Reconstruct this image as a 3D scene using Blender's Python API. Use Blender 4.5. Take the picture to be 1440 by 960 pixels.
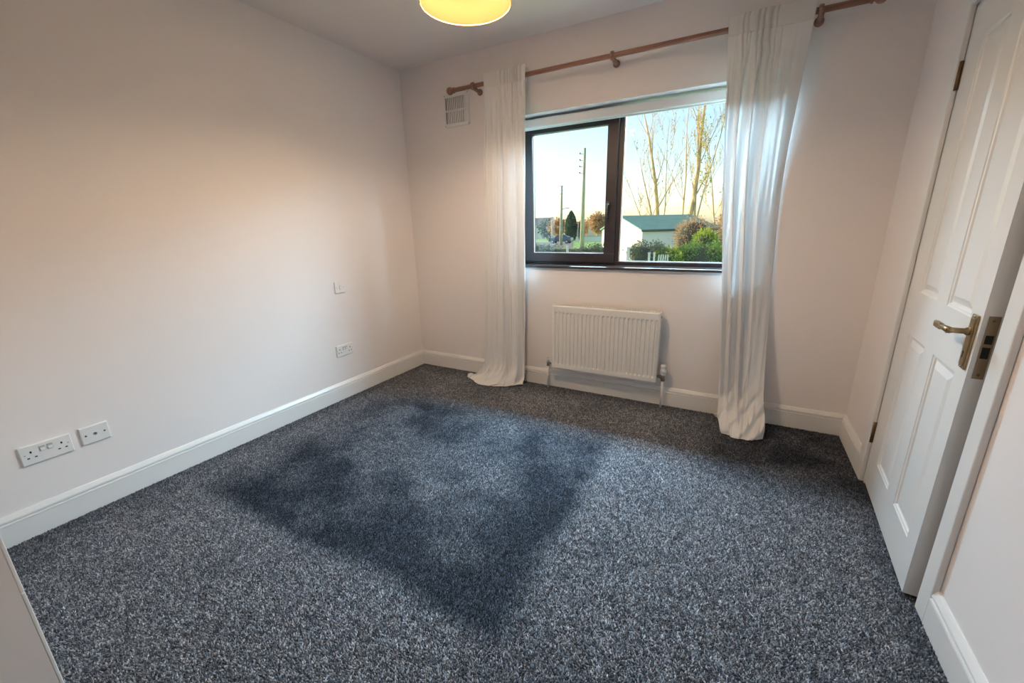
import bpy, bmesh, math, random
import numpy as np
from mathutils import Vector, Matrix

scene = bpy.context.scene
C = scene.collection
for o in list(bpy.data.objects):
    bpy.data.objects.remove(o)
rnd = random.Random(7)

# ------------------------------------------------------------------ camera
FPX = 572.73
cam_d = bpy.data.cameras.new('camera')
cam = bpy.data.objects.new('camera', cam_d)
C.objects.link(cam)
cam_d.sensor_fit = 'HORIZONTAL'
cam_d.sensor_width = 36.0
cam_d.lens = FPX / 1440 * 36
cam_d.clip_start = 0.02
cam_d.clip_end = 600
yaw, pitch, roll = -0.5061, -0.2738, -0.0237
fw = Vector((math.sin(yaw) * math.cos(pitch), math.cos(yaw) * math.cos(pitch), math.sin(pitch)))
rt = Vector((math.cos(yaw), -math.sin(yaw), 0))
up = rt.cross(fw)
rt, up = rt * math.cos(roll) + up * math.sin(roll), up * math.cos(roll) - rt * math.sin(roll)
m = Matrix((rt, up, -fw)).transposed().to_4x4()
m.translation = Vector((2.593, -2.894, 1.256))
cam.matrix_world = m
scene.camera = cam

# ------------------------------------------------------------------ sky, sun, exposure
EXPOSURE = 0.95
SKY = 0.17
SUN = 5.0
DAY_FILL = 285.0          # power of the added fill panel outside the window
BULB = 575.0
scene.view_settings.view_transform = 'Standard'
scene.view_settings.look = 'None'
scene.view_settings.gamma = 1.0
scene.view_settings.use_curve_mapping = False
scene.view_settings.exposure = EXPOSURE
SUN_EL, SUN_DIR = math.radians(20), Vector((-1, 0.06, 0))       # low winter sun from the left
world = bpy.data.worlds.new('world')
scene.world = world
world.use_nodes = True
wn = world.node_tree
wn.nodes.clear()
sky = wn.nodes.new('ShaderNodeTexSky')
sky.sky_type = 'NISHITA'
sky.sun_disc = False
sky.sun_elevation = SUN_EL
sky.sun_rotation = math.atan2(SUN_DIR.x, SUN_DIR.y)
sky.altitude = 50
sky.air_density = 1.0
sky.dust_density = 1.0
sky.ozone_density = 1.0
bg = wn.nodes.new('ShaderNodeBackground')
bg.inputs['Strength'].default_value = SKY
wo = wn.nodes.new('ShaderNodeOutputWorld')
wn.links.new(sky.outputs[0], bg.inputs[0])
wn.links.new(bg.outputs[0], wo.inputs[0])
sun_d = bpy.data.lights.new('sun', 'SUN')
sun_d.energy = SUN
sun_d.angle = 0.01
sun_d.color = (1.0, 0.80, 0.52)
sun = bpy.data.objects.new('sun', sun_d)
C.objects.link(sun)
sd = SUN_DIR.normalized() * math.cos(SUN_EL) + Vector((0, 0, math.sin(SUN_EL)))
sun.rotation_euler = sd.to_track_quat('Z', 'Y').to_euler()
sun.location = (-20, 10, 12)
# a light portal in the window opening: emits nothing, only guides sky sampling
por_d = bpy.data.lights.new('window_portal', 'AREA')
por_d.shape = 'RECTANGLE'
por_d.size, por_d.size_y = 1.66, 1.06
por_d.cycles.is_portal = True
por = bpy.data.objects.new('window_portal', por_d)
C.objects.link(por)
por.location = (1.865, 0.26, 1.50)
por.rotation_euler = (math.radians(-90), 0, 0)

# added fill: unseen area panel outside, above the window, boosting the daylight indoors
fill_d = bpy.data.lights.new('daylight_fill_panel', 'AREA')
fill_d.shape = 'RECTANGLE'
fill_d.size, fill_d.size_y = 3.1, 0.40
fill_d.energy = DAY_FILL
fill_d.color = (0.52, 0.79, 1.0)
fill_ob = bpy.data.objects.new('daylight_fill_panel', fill_d)
C.objects.link(fill_ob)
fill_ob.location = (2.45, 0.95, 2.38)
fill_ob.rotation_euler = Vector((0, 0.94, 0.34)).to_track_quat('Z', 'Y').to_euler()

# ------------------------------------------------------------------ dimensions (metres)
W, H = 3.258, 2.496          # room width (x), height
YB = -3.45                   # back wall
GX = lambda y: -0.45 - 0.0205 * y      # ground outside

# ------------------------------------------------------------------ materials
MATS = {}
def mat(name, col, rough=0.6, metal=0.0, bump=None, var=None, spec=0.5, coat=0.0):
    """bump=(scale,strength,distance)  var=(scale,amount)"""
    if name in MATS:
        return MATS[name]
    mt = bpy.data.materials.new(name)
    mt.use_nodes = True
    nt = mt.node_tree
    b = nt.nodes['Principled BSDF']
    b.inputs['Base Color'].default_value = (*col, 1)
    b.inputs['Roughness'].default_value = rough
    b.inputs['Metallic'].default_value = metal
    b.inputs['Specular IOR Level'].default_value = spec
    if coat:
        b.inputs['Coat Weight'].default_value = coat
        b.inputs['Coat Roughness'].default_value = 0.1
    tc = nt.nodes.new('ShaderNodeTexCoord')
    if bump:
        n = nt.nodes.new('ShaderNodeTexNoise')
        n.inputs['Scale'].default_value = bump[0]
        n.inputs['Detail'].default_value = 4
        bp = nt.nodes.new('ShaderNodeBump')
        bp.inputs['Strength'].default_value = bump[1]
        bp.inputs['Distance'].default_value = bump[2]
        nt.links.new(tc.outputs['Object'], n.inputs['Vector'])
        nt.links.new(n.outputs['Fac'], bp.inputs['Height'])
        nt.links.new(bp.outputs[0], b.inputs['Normal'])
    if var:
        n = nt.nodes.new('ShaderNodeTexNoise')
        n.inputs['Scale'].default_value = var[0]
        n.inputs['Detail'].default_value = 5
        r = nt.nodes.new('ShaderNodeValToRGB')
        a = var[1]
        r.color_ramp.elements[0].position = 0.3
        r.color_ramp.elements[1].position = 0.7
        r.color_ramp.elements[0].color = (*[c * (1 - a) for c in col], 1)
        r.color_ramp.elements[1].color = (*[min(1, c * (1 + a)) for c in col], 1)
        nt.links.new(tc.outputs['Object'], n.inputs['Vector'])
        nt.links.new(n.outputs['Fac'], r.inputs[0])
        nt.links.new(r.outputs[0], b.inputs['Base Color'])
    MATS[name] = mt
    return mt

PAINT = mat('wall_paint', (0.84, 0.79, 0.775), 0.75, bump=(90, 0.06, 0.002), var=(1.3, 0.012))
CEIL = mat('ceiling_paint', (0.84, 0.79, 0.77), 0.85, bump=(70, 0.06, 0.002))
GLOSS = mat('white_gloss_paint', (0.80, 0.785, 0.77), 0.32, bump=(25, 0.03, 0.002))
DOORP = mat('white_door_paint', (0.80, 0.79, 0.775), 0.28, bump=(40, 0.03, 0.001))
PLAST = mat('white_plastic', (0.80, 0.79, 0.78), 0.35)
PLASTD = mat('grey_plastic', (0.50, 0.49, 0.48), 0.4)
HOLE = mat('black_hole', (0.012, 0.012, 0.012), 0.8)
RADW = mat('radiator_enamel', (0.80, 0.785, 0.75), 0.3)
BRASS = mat('aged_brass', (0.40, 0.30, 0.17), 0.30, 1.0, bump=(60, 0.05, 0.001), var=(40, 0.15))
HINGE = mat('dark_brass', (0.20, 0.12, 0.06), 0.4, 0.9)
CHROME = mat('valve_metal', (0.28, 0.24, 0.20), 0.3, 1.0)
FRAMEB = mat('brown_window_frame', (0.030, 0.023, 0.027), 0.38, bump=(180, 0.05, 0.0005), var=(30, 0.15))
SILLB = mat('dark_sill', (0.05, 0.038, 0.036), 0.12, var=(20, 0.1))
BEAD = mat('pale_gasket', (0.62, 0.58, 0.53), 0.4)
STEEL = mat('steel', (0.5, 0.5, 0.5), 0.3, 1.0)
BRONZE = mat('dark_bronze', (0.10, 0.09, 0.085), 0.35, 0.8)
BLIND = mat('blind_fabric', (0.78, 0.76, 0.74), 0.7, bump=(300, 0.08, 0.0005))
CABW = mat('cream_melamine', (0.74, 0.64, 0.58), 0.45)
CABE = mat('pale_edge_banding', (0.80, 0.75, 0.70), 0.4)
CONC = mat('concrete', (0.35, 0.34, 0.32), 0.9, bump=(8, 0.3, 0.01), var=(3, 0.15))

def wood_mat():
    mt = bpy.data.materials.new('reddish_wood')
    mt.use_nodes = True
    nt = mt.node_tree
    b = nt.nodes['Principled BSDF']
    b.inputs['Roughness'].default_value = 0.35
    tc = nt.nodes.new('ShaderNodeTexCoord')
    mp = nt.nodes.new('ShaderNodeMapping')
    mp.inputs['Scale'].default_value = (3, 60, 60)
    n = nt.nodes.new('ShaderNodeTexNoise')
    n.inputs['Scale'].default_value = 3
    n.inputs['Detail'].default_value = 4
    r = nt.nodes.new('ShaderNodeValToRGB')
    r.color_ramp.elements[0].color = (0.23, 0.105, 0.068, 1)
    r.color_ramp.elements[1].color = (0.40, 0.20, 0.135, 1)
    r.color_ramp.elements[0].position = 0.35
    r.color_ramp.elements[1].position = 0.68
    nt.links.new(tc.outputs['Object'], mp.inputs[0])
    nt.links.new(mp.outputs[0], n.inputs['Vector'])
    nt.links.new(n.outputs['Fac'], r.inputs[0])
    nt.links.new(r.outputs[0], b.inputs['Base Color'])
    return mt
WOOD = wood_mat()

def glass_mat():
    mt = bpy.data.materials.new('window_glass')
    mt.use_nodes = True
    nt = mt.node_tree
    nt.nodes.clear()
    out = nt.nodes.new('ShaderNodeOutputMaterial')
    tr = nt.nodes.new('ShaderNodeBsdfTransparent')
    tr.inputs[0].default_value = (0.97, 0.99, 0.985, 1)
    gl = nt.nodes.new('ShaderNodeBsdfGlossy')
    gl.inputs['Roughness'].default_value = 0.02
    fr = nt.nodes.new('ShaderNodeFresnel')
    ge = nt.nodes.new('ShaderNodeNewGeometry')
    io = nt.nodes.new('ShaderNodeMapRange')            # keep the same reflectance on both faces of the pane
    io.inputs['To Min'].default_value = 1.45
    io.inputs['To Max'].default_value = 1 / 1.45
    nt.links.new(ge.outputs['Backfacing'], io.inputs['Value'])
    nt.links.new(io.outputs[0], fr.inputs[0])
    mx = nt.nodes.new('ShaderNodeMixShader')
    nt.links.new(fr.outputs[0], mx.inputs[0])
    nt.links.new(tr.outputs[0], mx.inputs[1])
    nt.links.new(gl.outputs[0], mx.inputs[2])
    nt.links.new(mx.outputs[0], out.inputs[0])
    return mt
GLASS = glass_mat()

def fabric_mat(name, col, transl, transp, weave=900, streaks=0):
    mt = bpy.data.materials.new(name)
    mt.use_nodes = True
    nt = mt.node_tree
    nt.nodes.clear()
    out = nt.nodes.new('ShaderNodeOutputMaterial')
    df = nt.nodes.new('ShaderNodeBsdfDiffuse')
    df.inputs[0].default_value = (*col, 1)
    tl = nt.nodes.new('ShaderNodeBsdfTranslucent')
    tl.inputs[0].default_value = (*col, 1)
    tp = nt.nodes.new('ShaderNodeBsdfTransparent')
    m1 = nt.nodes.new('ShaderNodeMixShader')
    m1.inputs[0].default_value = transl
    m2 = nt.nodes.new('ShaderNodeMixShader')
    m2.inputs[0].default_value = transp
    tc = nt.nodes.new('ShaderNodeTexCoord')
    n = nt.nodes.new('ShaderNodeTexNoise')
    n.inputs['Scale'].default_value = weave
    bp = nt.nodes.new('ShaderNodeBump')
    bp.inputs['Strength'].default_value = 0.15
    bp.inputs['Distance'].default_value = 0.0006
    nt.links.new(tc.outputs['Object'], n.inputs['Vector'])
    nt.links.new(n.outputs['Fac'], bp.inputs['Height'])
    nt.links.new(bp.outputs[0], df.inputs['Normal'])
    nt.links.new(df.outputs[0], m1.inputs[1])
    nt.links.new(tl.outputs[0], m1.inputs[2])
    nt.links.new(m1.outputs[0], m2.inputs[1])
    nt.links.new(tp.outputs[0], m2.inputs[2])
    nt.links.new(m2.outputs[0], out.inputs[0])
    if streaks:                                # narrow single-layer runs of the cloth let more through
        mp = nt.nodes.new('ShaderNodeMapping')
        mp.inputs['Scale'].default_value = (34, 0, 0.9)
        n2 = nt.nodes.new('ShaderNodeTexNoise')
        n2.inputs['Scale'].default_value = 1.0
        n2.inputs['Detail'].default_value = 1
        r = nt.nodes.new('ShaderNodeMapRange')
        r.interpolation_type = 'SMOOTHSTEP'
        r.inputs['From Min'].default_value = 0.57
        r.inputs['From Max'].default_value = 0.70
        r.inputs['To Min'].default_value = transp
        r.inputs['To Max'].default_value = streaks
        nt.links.new(tc.outputs['Object'], mp.inputs[0])
        nt.links.new(mp.outputs[0], n2.inputs['Vector'])
        nt.links.new(n2.outputs['Fac'], r.inputs['Value'])
        nt.links.new(r.outputs[0], m2.inputs[0])
    return mt
SHEER = fabric_mat('white_sheer_fabric', (0.90, 0.89, 0.885), 0.14, 0.06, streaks=0.30)
HEADER = fabric_mat('white_header_fabric', (0.84, 0.82, 0.81), 0.22, 0.0)
SHADE = fabric_mat('cream_shade_fabric', (0.245, 0.120, 0.051), 0.78, 0.0)

def emit_mat(name, col, strength):
    mt = bpy.data.materials.new(name)
    mt.use_nodes = True
    nt = mt.node_tree
    nt.nodes.clear()
    out = nt.nodes.new('ShaderNodeOutputMaterial')
    e = nt.nodes.new('ShaderNodeEmission')
    e.inputs[0].default_value = (*col, 1)
    e.inputs[1].default_value = strength
    nt.links.new(e.outputs[0], out.inputs[0])
    return mt

# ------------------------------------------------------------------ mesh helpers
def obj(name, bm, material, parent=None, smooth=False):
    me = bpy.data.meshes.new(name)
    bmesh.ops.recalc_face_normals(bm, faces=bm.faces[:])
    bm.to_mesh(me)
    bm.free()
    o = bpy.data.objects.new(name, me)
    if isinstance(material, (list, tuple)):
        for q in material:
            me.materials.append(q)
    else:
        me.materials.append(material)
    if smooth:
        for p in me.polygons:
            p.use_smooth = True
    C.objects.link(o)
    if parent:
        o.parent = parent
        o.matrix_parent_inverse = parent.matrix_basis.inverted()
    return o

def tag(o, label, cat, group=None, kind=None):
    o['label'] = label
    o['category'] = cat
    if group:
        o['group'] = group
    if kind:
        o['kind'] = kind
    return o

def struct(o, label=None, cat=None):
    o['kind'] = 'structure'
    if label:
        o['label'] = label
    if cat:
        o['category'] = cat
    return o

def thing(name, label, cat, loc=(0, 0, 0), rotz=0, group=None):
    o = bpy.data.objects.new(name, None)
    o.empty_display_size = 0.05
    o.location = loc
    o.rotation_euler = (0, 0, rotz)
    C.objects.link(o)
    return tag(o, label, cat, group)

def BM():
    return bmesh.new()

def box(bm, x0, x1, y0, y1, z0, z1, bev=0, M=None, mi=0):
    t = bmesh.new()
    vs = [t.verts.new((x, y, z)) for x in (x0, x1) for y in (y0, y1) for z in (z0, z1)]
    for f in ((0, 1, 3, 2), (4, 6, 7, 5), (0, 4, 5, 1), (2, 3, 7, 6), (0, 2, 6, 4), (1, 5, 7, 3)):
        t.faces.new([vs[i] for i in f])
    if bev:
        bmesh.ops.bevel(t, geom=t.edges[:], offset=bev, segments=2, profile=0.5, affect='EDGES')
    merge(bm, t, M, mi)
    return bm

def merge(bm, t, M=None, mi=0):
    mp = {}
    for v in t.verts:
        mp[v] = bm.verts.new(M @ v.co if M else v.co)
    for f in t.faces:
        try:
            g = bm.faces.new([mp[v] for v in f.verts])
            g.material_index = mi
            g.smooth = f.smooth
        except ValueError:
            pass
    t.free()

def tube(bm, pts, radii, seg=10, caps=True, mi=0):
    pts = [Vector(p) for p in pts]
    if not isinstance(radii, (list, tuple)):
        radii = [radii] * len(pts)
    rings = []
    ref = None
    for i, p in enumerate(pts):
        d = (pts[min(i + 1, len(pts) - 1)] - pts[max(i - 1, 0)]).normalized()
        if ref is None:
            ref = Vector((0, 0, 1)) if abs(d.z) < 0.9 else Vector((1, 0, 0))
        a = (ref - d * ref.dot(d)).normalized()
        ref = a
        b = d.cross(a)
        rings.append([bm.verts.new(p + (a * math.cos(2 * math.pi * k / seg) + b * math.sin(2 * math.pi * k / seg)) * radii[i]) for k in range(seg)])
    for r0, r1 in zip(rings, rings[1:]):
        for k in range(seg):
            f = bm.faces.new((r0[k], r0[(k + 1) % seg], r1[(k + 1) % seg], r1[k]))
            f.smooth = True
            f.material_index = mi
    if caps:
        bm.faces.new(rings[0][::-1]).material_index = mi
        bm.faces.new(rings[-1]).material_index = mi
    return bm

def lathe(bm, prof, c=(0, 0, 0), axis='z', seg=32, M=None):
    """prof = [(radius, height)]"""
    c = Vector(c)
    rings = []
    for r, h in prof:
        ring = []
        for k in range(seg):
            a = 2 * math.pi * k / seg
            x, y = r * math.cos(a), r * math.sin(a)
            v = {'z': (x, y, h), 'x': (h, x, y), 'y': (x, h, y)}[axis]
            v = c + Vector(v)
            ring.append(bm.verts.new(M @ v if M else v))
        rings.append(ring)
    for r0, r1 in zip(rings, rings[1:]):
        for k in range(seg):
            f = bm.faces.new((r0[k], r0[(k + 1) % seg], r1[(k + 1) % seg], r1[k]))
            f.smooth = True
    for ring, (r, h) in ((rings[0], prof[0]), (rings[-1], prof[-1])):
        if r > 1e-4:
            bm.faces.new(ring)
    return bm

def extrude_profile(bm, prof, A, B, nrm):
    """sweep a (depth,height) profile from A to B; depth goes along nrm"""
    A, B, nrm = Vector(A), Vector(B), Vector(nrm)
    e = []
    for P in (A, B):
        e.append([bm.verts.new(P + nrm * d + Vector((0, 0, h))) for d, h in prof])
    n = len(prof)
    for k in range(n):
        bm.faces.new((e[0][k], e[0][(k + 1) % n], e[1][(k + 1) % n], e[1][k]))
    bm.faces.new(e[0])
    bm.faces.new(e[1][::-1])
    return bm

# ------------------------------------------------------------------ ROOM SHELL
T = 0.28                                   # outer wall thickness
OX0, OX1, OZ0, OZ1 = 1.03, 2.70, 0.968, 2.023      # window opening
DY0, DY1, DZ = -1.318, -0.505, 2.012       # door opening (y near, y far, top)

b = BM(); box(b, -T, W + 1.3, YB - 0.2, T, -0.25, -0.006)
floor = struct(obj('floor', b, mat('carpet_backing', (0.045, 0.047, 0.055), 0.95)), 'dark grey carpeted floor of the bedroom', 'floor')
b = BM(); box(b, -T, W + 1.3, YB - 0.2, T, H, H + 0.2)
struct(obj('ceiling', b, CEIL), 'plain white bedroom ceiling', 'ceiling')
b = BM(); box(b, -T, 0, YB - 0.2, T, -0.006, H)
struct(obj('wall_left', b, PAINT), 'long plain white left wall with sockets', 'wall')
b = BM()
box(b, 0, OX0, 0, T, -0.006, H); box(b, OX1, W + 1.3, 0, T, -0.006, H)
box(b, OX0, OX1, 0, T, -0.006, OZ0 - 0.02); box(b, OX0, OX1, 0, T, OZ1, H)
struct(obj('wall_window', b, PAINT), 'white wall holding the window, vent and radiator', 'wall')
b = BM()
RW = 0.12
box(b, W, W + RW, DY1, 0, -0.006, H); box(b, W, W + RW, YB, DY0, -0.006, H); box(b, W, W + RW, DY0, DY1, DZ, H)
struct(obj('wall_right', b, PAINT), 'white right wall around the panelled door', 'wall')
b = BM(); box(b, 0, W + 1.3, YB - 0.2, YB, -0.006, H)
struct(obj('wall_back', b, PAINT), 'white wall behind the camera', 'wall')
b = BM(); box(b, W + 1.2, W + 1.3, YB, 0, -0.006, H)
struct(obj('wall_landing', b, PAINT), 'white landing wall beyond the door', 'wall')

# skirting boards
SKP = [(0, 0), (0.018, 0), (0.018, 0.096), (0.0195, 0.100), (0.018, 0.105), (0.010, 0.1065), (0.010, 0.1115),
       (0.0165, 0.113), (0.0155, 0.119), (0.011, 0.127), (0.007, 0.134), (0.004, 0.138), (0, 0.138)]
def skirt(name, A, B, n, label):
    b = BM(); extrude_profile(b, SKP, A, B, n)
    return struct(obj(name, b, GLOSS), label, 'skirting')
skirt('baseboard_left', (0, YB, -0.005), (0, 0, -0.005), (1, 0, 0), 'white moulded skirting along the left wall')
skirt('baseboard_window', (0, 0, -0.005), (W, 0, -0.005), (0, -1, 0), 'white moulded skirting under the window')
skirt('baseboard_right_far', (W, 0, -0.005), (W, DY1 + 0.062, -0.005), (-1, 0, 0), 'short white skirting between door and window wall')
skirt('baseboard_right_near', (W, DY0 - 0.062, -0.005), (W, YB, -0.005), (-1, 0, 0), 'white skirting on right wall nearest the camera')

# door lining and architrave
b = BM()
box(b, W + 0.001, W + RW - 0.001, DY1 - 0.026, DY1 - 0.001, -0.005, DZ); box(b, W + 0.001, W + RW - 0.001, DY0 + 0.001, DY0 + 0.026, -0.005, DZ)
box(b, W + 0.001, W + RW - 0.001, DY0 + 0.001, DY1 - 0.001, DZ - 0.016, DZ)
box(b, W + 0.05, W + 0.065, DY1 - 0.038, DY1 - 0.02, -0.005, DZ - 0.016); box(b, W + 0.05, W + 0.065, DY0 + 0.02, DY0 + 0.038, -0.005, DZ - 0.016)
struct(obj('trim_1', b, GLOSS), 'white door lining', 'door frame')
b = BM()
AR = 0.018
def arch_v(y0, y1):
    box(b, W - AR, W, y0, y1, -0.005, DZ + 0.058, 0.004)
arch_v(DY1 - 0.010, DY1 + 0.062); arch_v(DY0 - 0.062, DY0 + 0.010)
box(b, W - AR + 0.0005, W, DY0 - 0.062, DY1 + 0.062, DZ - 0.010, DZ + 0.0585, 0.004)
struct(obj('trim_2', b, GLOSS), 'white architrave framing the panelled door', 'architrave')

# ------------------------------------------------------------------ DOOR (ajar, hinged on its far edge)
TH = 0.0564
door = bpy.data.objects.new('door_1', None)
door.location = (3.2641 - 0.006, -0.519, 0.0)
door.rotation_euler = (0, 0, -TH)          # local -y runs from the hinge to the handle, local -x faces the room
C.objects.link(door)
struct(door, 'white four panel door standing slightly ajar with brass handle', 'door')
def child(name, bm, material, parent, smooth=False):
    """geometry given in the parent's local frame"""
    o = obj(name, bm, material, None, smooth)
    o.parent = parent
    return o
DW, DH, DT = 0.757, 1.981, 0.040
Z0 = 0.010
b = BM()
PAN = [(0.150, 0.362, 0.965, 1.862), (0.462, 0.672, 0.965, 1.862), (0.150, 0.362, 0.172, 0.790), (0.462, 0.672, 0.172, 0.790)]
us = sorted({0, DW, *[p[0] for p in PAN], *[p[1] for p in PAN]})
zs = sorted({Z0, Z0 + DH, *[p[2] for p in PAN], *[p[3] for p in PAN]})
grid = {}
for u in us:
    for z in zs:
        grid[(u, z)] = b.verts.new((0, -u, z))
def is_pan(u0, u1, z0, z1):
    return any(abs(u0 - p[0]) < 1e-6 and abs(u1 - p[1]) < 1e-6 and z0 >= p[2] - 1e-6 and z1 <= p[3] + 1e-6 for p in PAN)
for u0, u1 in zip(us, us[1:]):
    for z0, z1 in zip(zs, zs[1:]):
        if not is_pan(u0, u1, z0, z1):
            b.faces.new((grid[(u0, z0)], grid[(u1, z0)], grid[(u1, z1)], grid[(u0, z1)]))
# back and edges
bk = {k: b.verts.new((DT, v.co.y, v.co.z)) for k, v in grid.items() if k[0] in (0, DW) and k[1] in (Z0, Z0 + DH)}
b.faces.new((bk[(0, Z0)], bk[(0, Z0 + DH)], bk[(DW, Z0 + DH)], bk[(DW, Z0)]))
for side in (0, DW):
    col = [grid[(side, z)] for z in zs]
    b.faces.new(col + [bk[(side, Z0 + DH)], bk[(side, Z0)]])
for zz in (Z0, Z0 + DH):
    b.faces.new([grid[(u, zz)] for u in us] + [bk[(DW, zz)], bk[(0, zz)]])
child('door_leaf', b, DOORP, door)
for u0, u1, z0, z1 in PAN:                 # moulded panel: sunk ovolo, flat groove, raised bevelled field
    b = BM()
    rings = []
    for ins, dep in ((0, 0), (0.003, 0.003), (0.009, 0.0045), (0.013, 0.009), (0.018, 0.0095), (0.040, 0.002), (0.042, 0.002)):
        rings.append([b.verts.new((dep, -u, z)) for u, z in ((u0 + ins, z0 + ins), (u1 - ins, z0 + ins), (u1 - ins, z1 - ins), (u0 + ins, z1 - ins))])
    for r0, r1 in zip(rings, rings[1:]):
        for k in range(4):
            b.faces.new((r0[k], r0[(k + 1) % 4], r1[(k + 1) % 4], r1[k]))
    b.faces.new(rings[-1])
    child('panel', b, DOORP, door)
# hinges
for hz0, hz1 in ((0.212, 0.318), (1.722, 1.822)):
    hb = BM()
    tube(hb, [(-0.006, 0.004, hz0), (-0.006, 0.004, hz1)], 0.0065, 12)
    box(hb, -0.002, 0.001, -0.004, 0.014, hz0 + 0.002, hz1 - 0.002)
    h = child('hinge', hb, HINGE, door)
    h['label'] = 'dark brass butt hinge'
    L = (hz1 - hz0)
    for k in range(1, 5):
        kb = BM()
        zc = hz0 + L * k / 5
        tube(kb, [(-0.006, 0.004, zc - 0.001), (-0.006, 0.004, zc + 0.001)], 0.0074, 12)
        child('knuckle_ring', kb, HINGE, h)
# lever handle on backplate
hb = BM()
PZ0, PZ1, PU = 0.818, 0.982, 0.722
box(hb, -0.006, 0, -(PU + 0.0215), -(PU - 0.0215), PZ0, PZ1, 0.003)
box(hb, -0.009, -0.005, -(PU + 0.015), -(PU - 0.015), PZ0 + 0.010, PZ1 - 0.010, 0.0025)
plate = child('handle_backplate', hb, BRASS, door)
plate['label'] = 'brass lever handle backplate'
hb = BM()
lathe(hb, [(0.012, 0), (0.012, -0.006), (0.0085, -0.010), (0.0085, -0.040), (0.0105, -0.048)], (-0.009, -PU, 0.931), 'x', 18)
tube(hb, [(-0.050, -PU - 0.004, 0.931), (-0.052, -PU + 0.015, 0.931), (-0.053, -PU + 0.045, 0.930), (-0.053, -PU + 0.060, 0.929)],
     [0.0095, 0.0095, 0.0085, 0.008], 12)
box(hb, -0.060, -0.047, -PU + 0.055, -PU + 0.112, 0.919, 0.939, 0.004)
child('lever', hb, BRASS, plate, False)
for zz in (PZ0 + 0.006, PZ1 - 0.006):
    hb = BM(); lathe(hb, [(0.0035, 0), (0.003, -0.002), (0.0005, -0.0026)], (-0.006, -PU, zz), 'x', 10)
    child('screw', hb, STEEL, plate)
hb = BM()
lathe(hb, [(0.004, 0), (0.004, -0.0008)], (-0.009, -PU, 0.868), 'x', 12)
box(hb, -0.0098, -0.009, -PU - 0.002, -PU + 0.002, 0.852, 0.868)
child('keyhole', hb, HOLE, plate)
# lock face on the door edge
hb = BM(); box(hb, 0.011, 0.035, -DW - 0.0015, -DW + 0.001, 0.800, 0.985)
lf = child('lock_faceplate', hb, mat('tarnished_brass', (0.30, 0.22, 0.14), 0.4, 0.9), door)
lf['label'] = 'brass mortice lock plate on door edge'
for z0, z1 in ((0.905, 0.930), (0.862, 0.895)):
    hb = BM(); box(hb, 0.015, 0.031, -DW - 0.0025, -DW - 0.001, z0, z1); child('bolt_recess', hb, HOLE, lf)
for zz in (0.812, 0.972):
    hb = BM(); lathe(hb, [(0.004, 0), (0.003, -0.001)], (0.023, -DW - 0.0015, zz), 'y', 10); child('screw', hb, HINGE, lf)

# ------------------------------------------------------------------ WINDOW
win = bpy.data.objects.new('window_1', None)
win.location = (1.885, 0.15, OZ0)
C.objects.link(win)
struct(win, 'dark brown framed window with opening left sash and wide fixed pane', 'window')
FY0, FY1 = 0.150, 0.215
b = BM()
box(b, OX0, OX1, FY0, FY1, OZ0, 0.994, 0.003)
box(b, OX0, OX1, FY0, FY1, 1.985, OZ1, 0.003)
box(b, OX0, OX0 + 0.045, FY0, FY1, 0.994, 1.985, 0.003)
box(b, OX1 - 0.055, OX1, FY0, FY1, 0.994, 1.985, 0.003)
obj('window_frame', b, FRAMEB, win)
b = BM(); box(b, 1.770, 1.815, FY0 - 0.002, FY1, 0.994, 1.985, 0.003)
obj('mullion', b, FRAMEB, win)
b = BM()
SX0, SX1, SZ0, SZ1 = 1.060, 1.785, 0.984, 1.985
SY0, SY1 = 0.132, 0.185
GXa, GXb, GZa, GZb = 1.129, 1.706, 1.053, 1.917
box(b, SX0, SX1, SY0, SY1, SZ0, GZa, 0.004); box(b, SX0, SX1, SY0, SY1, GZb, SZ1, 0.004)
box(b, SX0, GXa, SY0, SY1, GZa - 0.004, GZb + 0.004, 0.004); box(b, GXb, SX1, SY0, SY1, GZa - 0.004, GZb + 0.004, 0.004)
sash = obj('sash', b, FRAMEB, win)
sash['label'] = 'opening sash with brown frame'
b = BM(); box(b, GXa - 0.005, GXb + 0.005, 0.160, 0.164, GZa - 0.005, GZb + 0.005)
obj('pane', b, GLASS, sash)
b = BM()
g = 0.004
box(b, GXa, GXa + g, 0.150, 0.158, GZa, GZb); box(b, GXb - g * .5, GXb, 0.150, 0.158, GZa, GZb)
box(b, GXa, GXb, 0.150, 0.158, GZa, GZa + g); box(b, GXa, GXb, 0.150, 0.158, GZb - g * .5, GZb)
obj('gasket', b, BEAD, sash)
b = BM(); box(b, 1.8155, OX1 - 0.05, 0.176, 0.180, 0.990, 1.99)
obj('pane', b, GLASS, win)
b = BM()
box(b, 1.8152, 1.8235, 0.1520, 0.174, 0.9945, 1.985); box(b, OX1 - 0.06, OX1 - 0.0551, 0.1520, 0.174, 0.9945, 1.985)
box(b, 1.8152, OX1 - 0.0551, 0.160, 0.174, 0.9942, 0.999)
obj('glazing_bead', b, BEAD, win)
# casement handle
b = BM()
box(b, 1.722, 1.742, 0.120, 0.132, 1.345, 1.415, 0.003)
hp = obj('handle_base', b, BRONZE, sash)
b = BM()
tube(b, [(1.732, 0.122, 1.395), (1.732, 0.098, 1.395), (1.730, 0.094, 1.38), (1.727, 0.092, 1.335), (1.724, 0.092, 1.29)], [0.008, 0.008, 0.008, 0.007, 0.006], 10)
obj('handle_lever', b, BRONZE, hp)
# sill board
b = BM(); box(b, OX0 - 0.03, OX1 + 0.03, -0.022, -0.0005, 0.950, 0.968, 0.003); box(b, OX0 + 0.001, OX1 - 0.001, -0.004, FY0 + 0.03, 0.950, 0.968)
obj('window_sill', b, SILLB, win)

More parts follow.
